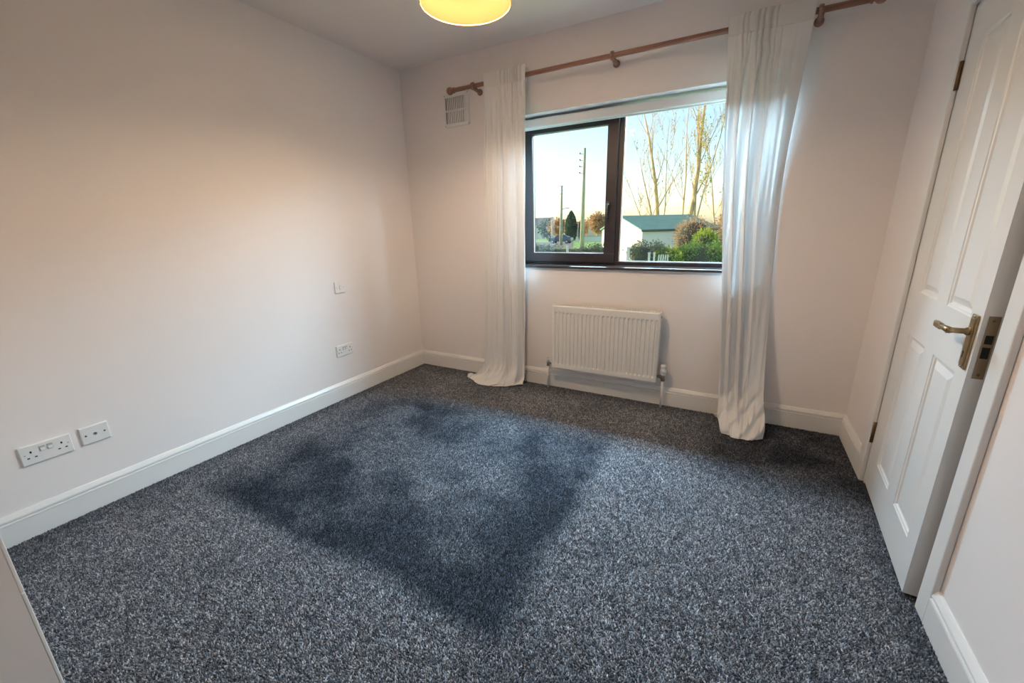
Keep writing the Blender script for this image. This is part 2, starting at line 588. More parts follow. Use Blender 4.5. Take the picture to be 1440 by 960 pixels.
# roller blind rolled up at the head of the window
blind = thing('roller_blind', 'rolled up white roller blind at the top of the window', 'blind', (1.885, 0.09, 1.98))
b = BM(); box(b, 1.045, 2.685, 0.062, 0.118, 1.946, 2.006, 0.010)
obj('blind_cassette', b, BLIND, blind)
b = BM(); box(b, 1.050, 2.680, 0.085, 0.099, 1.938, 1.9475, 0.003)
obj('bottom_bar', b, PLAST, blind)
for x in (1.036, 2.688):
    b = BM(); box(b, x, x + 0.008, 0.058, 0.122, 1.944, 2.0225, 0.002); obj('end_bracket', b, PLAST, blind)

# ------------------------------------------------------------------ CURTAIN POLE
YR, ZR = -0.09, 2.243
pole = thing('curtain_pole', 'reddish wooden curtain pole on three brackets above the window', 'curtain pole', (1.79, YR, ZR))
b = BM(); tube(b, [(0.60, YR, ZR), (3.00, YR, ZR)], 0.0145, 18)
obj('rod', b, WOOD, pole, False)
for s, x in ((-1, 0.60), (1, 3.00)):
    b = BM()
    prof = [(0.0145, 0), (0.019, 0.002), (0.019, 0.010), (0.012, 0.013), (0.012, 0.018), (0.018, 0.021), (0.024, 0.029), (0.0265, 0.040), (0.0245, 0.052), (0.017, 0.061), (0.006, 0.066), (0.0005, 0.067)]
    lathe(b, [(r, s * h) for r, h in prof], (x, YR, ZR), 'x', 24)
    obj('finial', b, WOOD, pole)
for x in (0.765, 1.782, 2.812):
    b = BM()
    lathe(b, [(0.0145, -0.010), (0.024, -0.009), (0.025, 0), (0.024, 0.009), (0.0145, 0.010)], (x, YR, ZR), 'x', 24)
    br = obj('bracket', b, WOOD, pole)
    b = BM(); tube(b, [(x + 0.004, YR + 0.012, ZR - 0.012), (x + 0.005, -0.020, ZR - 0.020), (x + 0.005, -0.0005, ZR - 0.020)], [0.013, 0.013, 0.013], 14)
    obj('bracket_arm', b, WOOD, br)
    b = BM(); lathe(b, [(0.022, 0), (0.022, -0.008), (0.015, -0.014)], (x + 0.005, -0.0003, ZR - 0.020), 'y', 20)
    obj('wall_rosette', b, WOOD, br)

# ------------------------------------------------------------------ CURTAINS
def interp(keys, s):
    for a, c in zip(keys, keys[1:]):
        if a[0] <= s <= c[0]:
            t = (s - a[0]) / (c[0] - a[0])
            t2 = t * t * (3 - 2 * t) if False else t
            return [p + (q - p) * t2 for p, q in zip(a[1:], c[1:])]
    return keys[-1][1:]

def smooth_keys(keys, n=14):
    """Catmull-Rom through the key rows so the cloth has no kinks"""
    K = np.array(keys, float)
    out = []
    for i in range(len(K) - 1):
        p0 = K[max(i - 1, 0)]; p1 = K[i]; p2 = K[i + 1]; p3 = K[min(i + 2, len(K) - 1)]
        for k in range(n):
            t = k / n
            q = 0.5 * ((2 * p1) + (-p0 + p2) * t + (2 * p0 - 5 * p1 + 4 * p2 - p3) * t * t + (-p0 + 3 * p1 - 3 * p2 + p3) * t ** 3)
            if abs(p0[1] - p1[1]) < 1e-9 or i == 0:
                q = p1 + (p2 - p1) * t
            out.append(q)
    out.append(K[-1])
    return out

def cloth(keys, foldfn, nu=150, flip=1):
    """keys rows: (s, z, xl, xr, yl, ym, yr, amp, crumple)"""
    b = BM()
    rows = smooth_keys(keys)
    R_ = []
    for q in rows:
        s, z, xl, xr, yl, ym, yr, amp, cr = q
        row = []
        for i in range(nu + 1):
            u = i / nu
            fx, fy = foldfn(u, s)
            y = (1 - u) * (1 - 2 * u) * yl + 4 * u * (1 - u) * ym + u * (2 * u - 1) * yr
            x = xl + (xr - xl) * (u + fx)
            zz = z
            if cr > 0:
                zz += cr * (0.5 + 0.5 * math.sin(u * 23 + s * 31)) * (0.6 + 0.4 * math.sin(u * 51 + 2 + s * 17))
                y += cr * 0.8 * math.sin(u * 17 + s * 40)
            row.append(b.verts.new((x, y - amp * fy, max(zz, 0.006))))
        R_.append(row)
    for r0, r1 in zip(R_, R_[1:]):
        for i in range(nu):
            f = b.faces.new((r0[i], r0[i + 1], r1[i + 1], r1[i]))
            f.smooth = True
    return b

def solid(o, t, off=0):
    md = o.modifiers.new('thickness', 'SOLIDIFY')
    md.thickness = t
    md.offset = off

def folds_left(u, s):
    w = u + 0.05 * math.sin(s * 1.1 + u * 3) + 0.02 * s * math.sin(u * 6)
    f = 0.55 * math.sin(w * 2 * math.pi * 4.1 + 0.4) + 0.35 * math.sin(w * 2 * math.pi * 7.3 + 1.7 + 0.5 * s) + 0.18 * math.sin(w * 2 * math.pi * 12.9 + 0.6 * s)
    e = min(1, u / 0.04, (1 - u) / 0.04)
    return 0.018 * math.sin(w * 2 * math.pi * 4.1 + 1.8) * e, f

def folds_right(u, s):
    k = 1 / (1 + math.exp((u - 0.58) / 0.05))              # gathered on the left, flat on the right
    w = u + 0.04 * math.sin(s * 0.9 + u * 4)
    f = k * (0.65 * math.sin(w * 2 * math.pi * 5.2 + 0.3) + 0.4 * math.sin(w * 2 * math.pi * 9.6 + 1.1 + 0.4 * s))
    f += (1 - k) * (0.12 * math.sin(u * 11 + s * 1.4) + 0.05 * math.sin(u * 37 + s * 3))
    e = min(1, u / 0.04)
    return 0.028 * k * math.sin(w * 2 * math.pi * 5.2 + 1.7) * e, f

def header_folds(u, s, lo, hi):
    k = 1 / (1 + math.exp((u - hi) / 0.02)) * 1 / (1 + math.exp((lo - u) / 0.02))
    w = u + 0.012 * math.sin(u * 31) + 0.006 * math.sin(s * 40)
    a = abs(math.sin(w * math.pi * 14 + 0.9 * math.sin(u * 9)))
    return 0, k * (a ** 0.7 - 0.3) * (0.8 + 0.4 * math.sin(u * 17)) + 0.12 * math.sin(u * 8)

YC = -0.113
def make_curtain(label, keys, folds, hx0, hx1, lo, hi, hem_drop):
    c = thing('sheer_curtain', label, 'curtain', ((hx0 + hx1) / 2, YC, 0), 0, 'white sheer curtains on the pole')
    hk = [(0, 2.297, hx0 + .004, hx1, YC, YC, YC, 0.016, 0), (0.03, 2.275, hx0, hx1, YC, YC, YC, 0.018, 0), (0.09, 2.205, hx0 + .002, hx1 - .004, YC, YC, YC, 0.017, 0)]
    hb = cloth(hk, lambda u, s: header_folds(u, s, lo, hi))
    o = obj('pleated_header', hb, HEADER, c); solid(o, 0.0012)
    hk2 = [(0, 2.290, hx0 + .006, hx1 - .002, -0.069, -0.069, -0.069, 0.003, 0), (0.09, 2.205, hx0 + .006, hx1 - .006, -0.072, -0.072, -0.072, 0.003, 0)]
    o = obj('header_back', cloth(hk2, lambda u, s: (0, math.sin(u * 60)), 60), HEADER, c); solid(o, 0.0015)
    def blend(u, s):
        k = min(1, max(0, s / 0.45)); k = k * k * (3 - 2 * k)
        a, f = folds(u, s); _, h = header_folds(u, s, lo, hi)
        return a * k, f * k + h * (1 - k)
    o = obj('drape', cloth(keys, blend), SHEER, c)
    solid(o, 0.0008)
    return c

keysL = [(0.0, 2.207, 0.873, 1.199, YC, YC, YC, 0.017, 0), (0.1, 2.10, 0.868, 1.199, YC, YC, YC, 0.019, 0),
         (0.85, 1.36, 0.840, 1.190, YC, YC, YC, 0.026, 0), (1.7, 0.50, 0.806, 1.172, YC, YC - .01, YC, 0.030, 0),
         (2.0, 0.20, 0.785, 1.168, YC, YC - .02, YC, 0.030, 0.001), (2.11, 0.09, 0.745, 1.166, -0.105, -0.165, -0.12, 0.026, 0.006),
         (2.19, 0.025, 0.675, 1.160, -0.105, -0.215, -0.13, 0.016, 0.012), (2.25, 0.012, 0.615, 1.160, -0.110, -0.255, -0.12, 0.006, 0.012),
         (2.29, 0.008, 0.598, 1.165, -0.115, -0.272, -0.10, 0.003, 0.006)]
make_curtain('left white sheer curtain, nearest the wall vent, pooling on the carpet', keysL, folds_left, 0.871, 1.203, 0.30, 0.97, 0)
keysR = [(0.0, 2.207, 2.411, 2.787, YC, YC, YC, 0.017, 0), (0.1, 2.10, 2.421, 2.784, YC, YC, -0.075, 0.019, 0),
         (0.7, 1.50, 2.462, 2.760, YC, YC, -0.014, 0.026, 0), (1.3, 0.90, 2.518, 2.781, YC, YC, -0.014, 0.028, 0),
         (1.75, 0.45, 2.553, 2.803, YC, YC - .01, -0.07, 0.028, 0.001), (2.0, 0.22, 2.570, 2.818, -0.13, -0.15, -0.13, 0.026, 0.008),
         (2.12, 0.125, 2.578, 2.830, -0.19, -0.205, -0.18, 0.018, 0.020), (2.20, 0.075, 2.584, 2.838, -0.245, -0.275, -0.235, 0.012, 0.022),
         (2.27, 0.030, 2.600, 2.838, -0.285, -0.325, -0.275, 0.006, 0.014), (2.33, 0.008, 2.612, 2.834, -0.300, -0.345, -0.285, 0.003, 0.005)]
cr = make_curtain('right white sheer curtain, nearer the door, bunched on the carpet', keysR, folds_right, 2.409, 2.791, 0.16, 0.58, 0)
b = BM()                                   # little folded hem corner poking out at the left of the bunch
vs = [b.verts.new(v) for v in ((2.575, -0.10, 0.045), (2.60, -0.16, 0.055), (2.61, -0.14, 0.02), (2.572, -0.085, 0.012), (2.555, -0.075, 0.028))]
b.faces.new(vs)
o = obj('hem_corner', b, HEADER, cr); solid(o, 0.004)

# ------------------------------------------------------------------ RADIATOR
XR0, XR1, ZR0, ZR1, YF, YBk = 1.395, 2.175, 0.187, 0.680, -0.100, -0.038
rad = thing('radiator', 'white fluted panel radiator under the window', 'radiator', ((XR0 + XR1) / 2, -0.07, ZR0))
NF = 25
b = BM()
prof = []                                  # (x offset, y depth) across the fluted face
pw = (XR1 - XR0 - 0.024) / NF
for k in range(NF):
    x = XR0 + 0.012 + k * pw
    prof += [(x, 0.0), (x + pw * 0.44, 0.0), (x + pw * 0.54, 0.0075), (x + pw * 0.90, 0.0075)]
prof.append((XR1 - 0.012, 0.0))
zrow = [(ZR0 + 0.004, 0), (ZR0 + 0.034, 0), (ZR0 + 0.046, 1), (ZR1 - 0.058, 1), (ZR1 - 0.046, 0), (ZR1 - 0.004, 0)]
xs_full = [(XR0, 0.004)] + [(x, d) for x, d in prof] + [(XR1, 0.004)]
rows = []
for z, k in zrow:
    rows.append([b.verts.new((x, YF + (d * k if 0.004 != d else 0.004), z)) for x, d in xs_full])
for r0, r1 in zip(rows, rows[1:]):
    for i in range(len(r0) - 1):
        b.faces.new((r0[i], r0[i + 1], r1[i + 1], r1[i]))
# rolled top and bottom edges + back
for row, zc in ((rows[0], ZR0), (rows[-1], ZR1)):
    e2 = [b.verts.new((v.co.x, YF + 0.005, zc)) for v in row]
    e3 = [b.verts.new((v.co.x, YF + 0.014, zc)) for v in row]
    for i in range(len(row) - 1):
        b.faces.new((row[i], row[i + 1], e2[i + 1], e2[i])); b.faces.new((e2[i], e2[i + 1], e3[i + 1], e3[i]))
box(b, XR0, XR1, YF + 0.014, YF + 0.018, ZR0, ZR1)
obj('front_panel', b, RADW, rad)
b = BM()
box(b, XR0 + 0.006, XR1 - 0.006, YBk - 0.004, YBk, ZR0 + 0.02, ZR1 - 0.01)
n = 90
for k in range(n):
    x = XR0 + 0.015 + k * (XR1 - XR0 - 0.03) / (n - 1)
    box(b, x - 0.0008, x + 0.0008, YF + 0.02, YBk - 0.004, ZR0 + 0.03, ZR1 - 0.03)
obj('convector_fins', b, RADW, rad)
b = BM()                                   # top grille
box(b, XR0 - 0.002, XR1 + 0.002, YF + 0.006, YF + 0.018, ZR1 - 0.002, ZR1 + 0.003, 0.001)
box(b, XR0 - 0.002, XR1 + 0.002, YBk - 0.010, YBk + 0.002, ZR1 - 0.002, ZR1 + 0.003, 0.001)
for k in range(40):
    x = XR0 + k * (XR1 - XR0) / 39
    box(b, x - 0.0022, x + 0.0022, YF + 0.016, YBk - 0.008, ZR1 - 0.001, ZR1 + 0.002)
obj('top_grille', b, RADW, rad)
for x in (XR0 - 0.003, XR1 + 0.0005):
    b = BM(); box(b, x, x + 0.0025, YF + 0.004, YBk + 0.002, ZR0 + 0.006, ZR1 + 0.002, 0.0008)
    sp = obj('side_panel', b, RADW, rad)
b = BM(); lathe(b, [(0.008, 0), (0.008, 0.004), (0.004, 0.005), (0.004, 0.008)], (XR1 + 0.003, -0.07, ZR1 - 0.03), 'x', 14)
obj('bleed_valve', b, STEEL, rad)
# left lockshield valve
xl = 1.347
b = BM()
tube(b, [(xl, -0.06, 0.188), (xl, -0.06, 0.218)], 0.0105, 12)
lathe(b, [(0.012, 0.184), (0.0135, 0.187), (0.0135, 0.193), (0.012, 0.196)], (xl, -0.06, 0), 'z', 6)
tube(b, [(xl, -0.06, 0.206), (XR0 + 0.002, -0.06, 0.206)], 0.009, 12)
lk = obj('lockshield_valve', b, CHROME, rad)
b = BM(); lathe(b, [(0.0115, 0.216), (0.0115, 0.246), (0.009, 0.252)], (xl, -0.06, 0), 'z', 16)
obj('valve_cap', b, PLAST, lk)
b = BM(); tube(b, [(xl, -0.06, -0.005), (xl, -0.06, 0.186)], 0.0075, 14)
obj('pipe', b, GLOSS, rad)
# right thermostatic valve
xr = 2.217
b = BM()
tube(b, [(xr, -0.06, 0.200), (xr, -0.06, 0.243)], 0.0115, 12)
lathe(b, [(0.013, 0.196), (0.0150, 0.199), (0.0150, 0.209), (0.013, 0.212)], (xr, -0.06, 0), 'z', 6)
tube(b, [(xr, -0.06, 0.226), (XR1 - 0.001, -0.06, 0.226)], 0.010, 12)
lathe(b, [(0.0135, -0.022), (0.0135, -0.010)], (xr, -0.06, 0.226), 'x', 6)
tv = obj('thermostatic_valve', b, CHROME, rad)
b = BM(); lathe(b, [(0.015, 0.240), (0.018, 0.244), (0.018, 0.252), (0.0165, 0.254), (0.0195, 0.258), (0.0205, 0.275), (0.0190, 0.286), (0.0175, 0.288), (0.0195, 0.292), (0.0195, 0.308), (0.0165, 0.315)], (xr, -0.06, 0), 'z', 24)
obj('thermostat_head', b, PLAST, tv)
b = BM(); tube(b, [(xr, -0.06, -0.005), (xr, -0.06, 0.200)], 0.0075, 14)
obj('pipe', b, GLOSS, rad)

# ------------------------------------------------------------------ AIR VENT
vent = thing('air_vent', 'square white slatted air vent high on the window wall', 'vent', (0.551, 0, 2.14))
VX0, VX1, VZ0, VZ1 = 0.436, 0.668, 2.023, 2.252
b = BM(); box(b, VX0 + 0.015, VX1 - 0.015, -0.004, -0.0005, VZ0 + 0.015, VZ1 - 0.015)
obj('dark_duct', b, HOLE, vent)
b = BM()
fr_ = 0.024
for a in ((VX0, VX1, VZ0, VZ0 + fr_), (VX0, VX1, VZ1 - fr_, VZ1), (VX0, VX0 + fr_ * .6, VZ0 + fr_, VZ1 - fr_), (VX1 - fr_ * 1.5, VX1, VZ0 + fr_, VZ1 - fr_), (VX0 + fr_ * .6, VX1 - fr_ * 1.5, 2.130, 2.142)):
    box(b, a[0], a[1], -0.0105, -0.0005, a[2], a[3], 0.0015)
obj('vent_frame', b, PLAST, vent)
NS = 10
for k in range(NS):
    x = VX0 + fr_ * .6 + 0.007 + (k + 0.5) * (VX1 - VX0 - fr_ * 2.1 - 0.007) / NS
    for z0, z1 in ((VZ0 + fr_ - .002, 2.131), (2.141, VZ1 - fr_ + .002)):
        b = BM(); box(b, x - 0.0053, x + 0.0053, -0.0098, -0.002, z0, z1)
        obj('slat', b, PLAST, vent)
for x, z in ((VX0 + .008, VZ0 + .008), (VX1 - .008, VZ0 + .008), (VX0 + .008, VZ1 - .008), (VX1 - .008, VZ1 - .008)):
    b = BM(); lathe(b, [(0.0035, 0), (0.003, -0.0016)], (x, -0.0103, z), 'y', 8); obj('screw', b, HINGE, vent)

# ------------------------------------------------------------------ SOCKETS (left wall, normal +x)
def plate_thing(name, label, cat, y0, z0, w, h, group=None, d=0.010):
    t = thing(name, label, cat, (0, y0 + w / 2, z0 + h / 2), 0, group)
    b = BM()
    prof = [(0.0, 0.0), (0.0, d - 0.0025), (0.0032, d), ]
    rings = []
    for ins, dep in prof:
        rings.append([b.verts.new((dep, y, z)) for y, z in ((y0 + ins, z0 + ins), (y0 + w - ins, z0 + ins), (y0 + w - ins, z0 + h - ins), (y0 + ins, z0 + h - ins))])
    for r0, r1 in zip(rings, rings[1:]):
        for k in range(4):
            b.faces.new((r0[k], r0[(k + 1) % 4], r1[(k + 1) % 4], r1[k]))
    b.faces.new(rings[-1]); b.faces.new(rings[0])
    obj('faceplate', b, PLAST, t)
    return t, d
def bit(name, parent, y0, y1, z0, z1, x0, x1, m_):
    b = BM(); box(b, x0, x1, y0, y1, z0, z1); return obj(name, b, m_, parent)
def double_socket(label, y0, z0, w=0.150):
    t, d = plate_thing('double_socket', label, 'socket', y0, z0, w, 0.086, 'wall sockets on the left wall')
    cy, cz = y0 + w / 2, z0 + 0.043
    for s in (-1, 1):
        oy = cy + s * 0.047
        bit('earth_slot', t, oy - 0.003, oy + 0.003, cz + 0.008, cz + 0.017, d - 0.001, d + 0.0004, HOLE)
        for q in (-1, 1):
            bit('pin_slot', t, oy + q * 0.0112 - 0.0040, oy + q * 0.0112 + 0.0040, cz - 0.015, cz - 0.010, d - 0.001, d + 0.0004, HOLE)
        sy = cy + s * 0.0115
        r_ = bit('rocker_switch', t, sy - 0.0085, sy + 0.0085, cz + 0.004, cz + 0.028, d - 0.001, d + 0.0022, PLASTD)
        b = BM(); box(b, d + 0.0015, d + 0.0042, sy - 0.007, sy + 0.007, cz + 0.006, cz + 0.019, 0.001); obj('rocker', b, PLAST, r_)
        b = BM(); lathe(b, [(0.0032, d - 0.001), (0.0032, d + 0.0005)], (0, cy + s * 0.066, cz + 0.004), 'x', 10); obj('screw', b, PLASTD, t)
    return t
double_socket('white double socket in the near left corner of the wall', -2.562, 0.3145, 0.160)
double_socket('small far white double socket below a square plate on left wall', -0.960, 0.333, 0.150)
def single_plate(name, label, cat, y0, z0, w, center):
    t, d = plate_thing(name, label, cat, y0, z0, w, 0.084)
    cy, cz = y0 + w / 2, z0 + 0.042
    for s in (-1, 1):
        b = BM(); lathe(b, [(0.0040, d - 0.001), (0.0040, d + 0.0006)], (0, cy + s * w * 0.33, cz), 'x', 12); obj('screw', b, HINGE if center == 'coax' else PLASTD, t)
    if center == 'coax':
        b = BM(); lathe(b, [(0.0075, d - 0.001), (0.0075, d + 0.002), (0.0045, d + 0.002), (0.0045, d)], (0, cy, cz), 'x', 18); c0 = obj('aerial_outlet', b, PLASTD, t)
        b = BM(); lathe(b, [(0.0018, d), (0.0018, d + 0.0028)], (0, cy, cz), 'x', 10); obj('outlet_pin', b, HOLE, c0)
    else:
        bit('switch_surround', t, cy - 0.0085, cy + 0.0085, cz - 0.015, cz + 0.015, d - 0.001, d + 0.0012, PLASTD)
        b = BM(); box(b, d, d + 0.004, cy - 0.006, cy + 0.006, cz - 0.012, cz + 0.012, 0.0015); obj('rocker', b, PLAST, t)
    return t
single_plate('aerial_plate', 'white blank aerial plate right of the near double socket', 'outlet', -2.373, 0.3195, 0.100, 'coax')
single_plate('light_switch', 'square white switch plate above the far double socket', 'switch', -0.897, 0.810, 0.086, 'switch')

# faint filler scars left on the window wall paint
# ------------------------------------------------------------------ PENDANT LAMP
LX, LY, LZ, LR = 1.516, -1.268, 2.12, 0.182
lamp = thing('pendant_lamp', 'lit yellow drum pendant shade hanging from the ceiling', 'ceiling lamp', (LX, LY, LZ))
b = BM()
SH = 0.16
r1 = LR * 0.96
seg = 64
prof = [(LR, 0.0), (LR - 0.001, 0.012), (r1, SH)]
lathe_r = []
for r, h in prof:
    lathe_r.append([b.verts.new((LX + r * math.cos(2 * math.pi * k / seg), LY + r * math.sin(2 * math.pi * k / seg), LZ + h)) for k in range(seg)])
for q0, q1 in zip(lathe_r, lathe_r[1:]):
    for k in range(seg):
        f = b.faces.new((q0[k], q0[(k + 1) % seg], q1[(k + 1) % seg], q1[k])); f.smooth = True
sh = obj('lamp_shade', b, SHADE, lamp); solid(sh, 0.0012)
for zz, rr in ((LZ + 0.004, LR), (LZ + SH - 0.004, r1)):
    b = BM()
    pts = [(LX + (rr + 0.0008) * math.cos(2 * math.pi * k / seg), LY + (rr + 0.0008) * math.sin(2 * math.pi * k / seg), zz) for k in range(seg + 1)]
    tube(b, pts, 0.0022, 8, False)
    obj('rim_tape', b, mat('rim_tape', (0.60, 0.42, 0.24), 0.6), sh)
b = BM()
for k in range(3):
    a = 2 * math.pi * k / 3 + 0.4
    tube(b, [(LX + 0.02 * math.cos(a), LY + 0.02 * math.sin(a), LZ + SH - 0.02), (LX + (r1 - .002) * math.cos(a), LY + (r1 - .002) * math.sin(a), LZ + SH - 0.006)], 0.002, 6)
obj('spider_ring', b, mat('white_wire', (0.8, 0.8, 0.78), 0.4), lamp)
b = BM(); lathe(b, [(0.016, LZ + 0.125), (0.020, LZ + 0.13), (0.020, LZ + 0.175), (0.012, LZ + 0.20), (0.004, LZ + 0.205)], (LX, LY, 0), 'z', 20)
obj('bulb_holder', b, PLAST, lamp)
b = BM()
tube(b, [(LX, LY, LZ + 0.20), (LX, LY, H - 0.02)], 0.0035, 10)
obj('flex', b, PLAST, lamp)
b = BM(); lathe(b, [(0.045, H - 0.0005), (0.045, H - 0.012), (0.036, H - 0.024), (0.010, H - 0.030), (0.004, H - 0.034)], (LX, LY, 0), 'z', 28)
obj('ceiling_rose', b, PLAST, lamp)
b = BM()
lathe(b, [(0.0005, LZ + 0.028), (0.014, LZ + 0.031), (0.024, LZ + 0.040), (0.030, LZ + 0.056), (0.0295, LZ + 0.070), (0.022, LZ + 0.092), (0.015, LZ + 0.108), (0.014, LZ + 0.127)], (LX, LY, 0), 'z', 24)
obj('bulb', b, emit_mat('warm_bulb', (1.0, 0.74, 0.485), BULB), lamp, True)

# ------------------------------------------------------------------ WARDROBE beside the camera (only its front side edge shows)
wd = thing('wardrobe', 'pale wardrobe corner cut off at the bottom left edge', 'wardrobe', (0.62, -3.08, 0))
for x0 in (0.100, 1.033):
    b = BM(); box(b, x0, x0 + 0.017, -3.40, -2.777, 0.0, 2.0)
    sp = obj('side_panel', b, CABW, wd)
    for z0, z1 in ((0.0, 0.366), (0.369, 2.0)):
        b = BM(); box(b, x0 - 0.0005, x0 + 0.0175, -2.777, -2.769, z0, z1, 0.002)
        obj('edge_banding', b, CABE, sp)
b = BM(); box(b, 0.117, 1.033, -3.40, -2.795, 1.983, 2.0); box(b, 0.117, 1.033, -3.40, -3.392, 0.06, 1.983); box(b, 0.117, 1.033, -3.392, -2.795, 0.06, 0.077)
obj('carcass', b, CABW, wd)
for z0, z1, x0, x1, nm in ((0.064, 0.366, 0.119, 1.031, 'drawer_front'), (0.370, 1.998, 0.119, 0.574, 'door'), (0.370, 1.998, 0.577, 1.031, 'door')):
    b = BM(); box(b, x0, x1, -2.793, -2.775, z0, z1, 0.0015)
    dr = obj(nm, b, CABE, wd)
    xc = (x0 + x1) / 2 if nm == 'drawer_front' else (0.54 if x0 < 0.3 else 0.61)
    b = BM(); lathe(b, [(0.006, 0.0005), (0.006, 0.012), (0.014, 0.018), (0.013, 0.026), (0.0005, 0.028)], (xc, -2.775, 0.25 if nm == 'drawer_front' else 1.0), 'y', 16)
    obj('knob', b, STEEL, dr)

# ------------------------------------------------------------------ CARPET PILE (a single uncountable stuff object)
def carpet_mat():
    mt = bpy.data.materials.new('grey_twist_carpet')
    mt.use_nodes = True
    nt = mt.node_tree
    b = nt.nodes['Principled BSDF']
    b.inputs['Roughness'].default_value = 0.9
    b.inputs['Specular IOR Level'].default_value = 0.15
    at = nt.nodes.new('ShaderNodeAttribute'); at.attribute_name = 'yarn'
    pa = nt.nodes.new('ShaderNodeAttribute'); pa.attribute_name = 'pile_dark'
    r = nt.nodes.new('ShaderNodeValToRGB')
    e = r.color_ramp.elements
    e[0].position = 0.0; e[0].color = (0.036, 0.040, 0.052, 1)
    e[1].position = 1.0; e[1].color = (0.76, 0.78, 0.83, 1)
    for p_, c_ in ((0.35, (0.120, 0.129, 0.152)), (0.62, (0.238, 0.25, 0.284)), (0.84, (0.45, 0.465, 0.505))):
        q = e.new(p_); q.color = (*c_, 1)
    mx = nt.nodes.new('ShaderNodeMix'); mx.data_type = 'RGBA'; mx.blend_type = 'MULTIPLY'
    mx.inputs[0].default_value = 1.0
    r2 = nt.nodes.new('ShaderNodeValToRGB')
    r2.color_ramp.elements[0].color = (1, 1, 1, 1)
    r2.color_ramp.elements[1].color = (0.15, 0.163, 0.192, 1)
    nt.links.new(at.outputs['Fac'], r.inputs[0])
    nt.links.new(pa.outputs['Fac'], r2.inputs[0])
    nt.links.new(r.outputs[0], mx.inputs[6])
    nt.links.new(r2.outputs[0], mx.inputs[7])
    nt.links.new(mx.outputs[2], b.inputs['Base Color'])
    return mt

def vnoise(x, y, scale, seed):
    g = np.random.RandomState(seed).rand(64, 64)
    X = x * scale; Y = y * scale
    xi = np.floor(X).astype(int); yi = np.floor(Y).astype(int)
    fx = X - xi; fy = Y - yi
    fx = fx * fx * (3 - 2 * fx); fy = fy * fy * (3 - 2 * fy)
    g00 = g[xi % 64, yi % 64]; g10 = g[(xi + 1) % 64, yi % 64]; g01 = g[xi % 64, (yi + 1) % 64]; g11 = g[(xi + 1) % 64, (yi + 1) % 64]
    return (g00 * (1 - fx) + g10 * fx) * (1 - fy) + (g01 * (1 - fx) + g11 * fx) * fy

def fbm(x, y, scale, seed, o=4):
    t = 0; a = 1; s = 0
    for k in range(o):
        t = t + a * vnoise(x, y, scale * 2 ** k, seed + k); s += a; a *= 0.55
    return t / s

def sstep(a, b_, x):
    t = np.clip((x - a) / (b_ - a), 0, 1)
    return t * t * (3 - 2 * t)

def dark_pile_field(x, y):
    """darker, lower pile: the flattened oblong a bed left, plus bands by the walls and corner"""
    wx = x + 0.10 * (fbm(x, y, 3.0, 11) - 0.5); wy = y + 0.10 * (fbm(x, y, 3.0, 21) - 0.5)
    n1 = fbm(x, y, 5.0, 31); n2 = fbm(x, y, 2.2, 41)
    ex = sstep(0.08, 0.50, wx + 0.25 * (n2 - 0.5)) * (1 - sstep(2.00, 2.14, wx + 0.04 * (wy + 1.4)))
    ey = sstep(-2.14, -2.02, wy - 0.02 * (wx - 1.2)) * (1 - sstep(-0.85, -0.42, wy + 0.12 * (n2 - .5)))
    bed = ex * ey
    rim = sstep(1.75, 2.0, wx) * 0.25 + (1 - sstep(-2.05, -1.8, wy)) * 0.2
    inner = 0.86 + rim + 0.9 * (n1 - 0.52) - 0.22 * sstep(0.52, 0.7, n2) * (1 - sstep(1.7, 1.95, wx))
    p = bed * np.clip(inner, 0.1, 1)
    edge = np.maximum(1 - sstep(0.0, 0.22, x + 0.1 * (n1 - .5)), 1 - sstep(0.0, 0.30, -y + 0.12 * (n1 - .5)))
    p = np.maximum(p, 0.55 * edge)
    corner = sstep(2.30, 2.75, wx) * sstep(-1.05, -0.55, wy)
    p = np.maximum(p, 0.85 * corner * (0.5 + n1))  # darker zone towards the far right corner
    pr = sstep(2.75, 3.1, wx) * (1 - sstep(-1.9, -1.6, wy)) * 0.55
    p = np.maximum(p, pr * (0.3 + 1.2 * n1))
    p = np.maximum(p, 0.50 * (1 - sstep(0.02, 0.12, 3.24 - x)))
    p = np.maximum(p, 0.30 * sstep(0.50, 0.66, n2) * (1 - bed))
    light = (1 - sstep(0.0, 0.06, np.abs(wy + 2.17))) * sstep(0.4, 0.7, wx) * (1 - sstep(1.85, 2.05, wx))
    return np.clip(p - 0.30 * light, 0, 1)

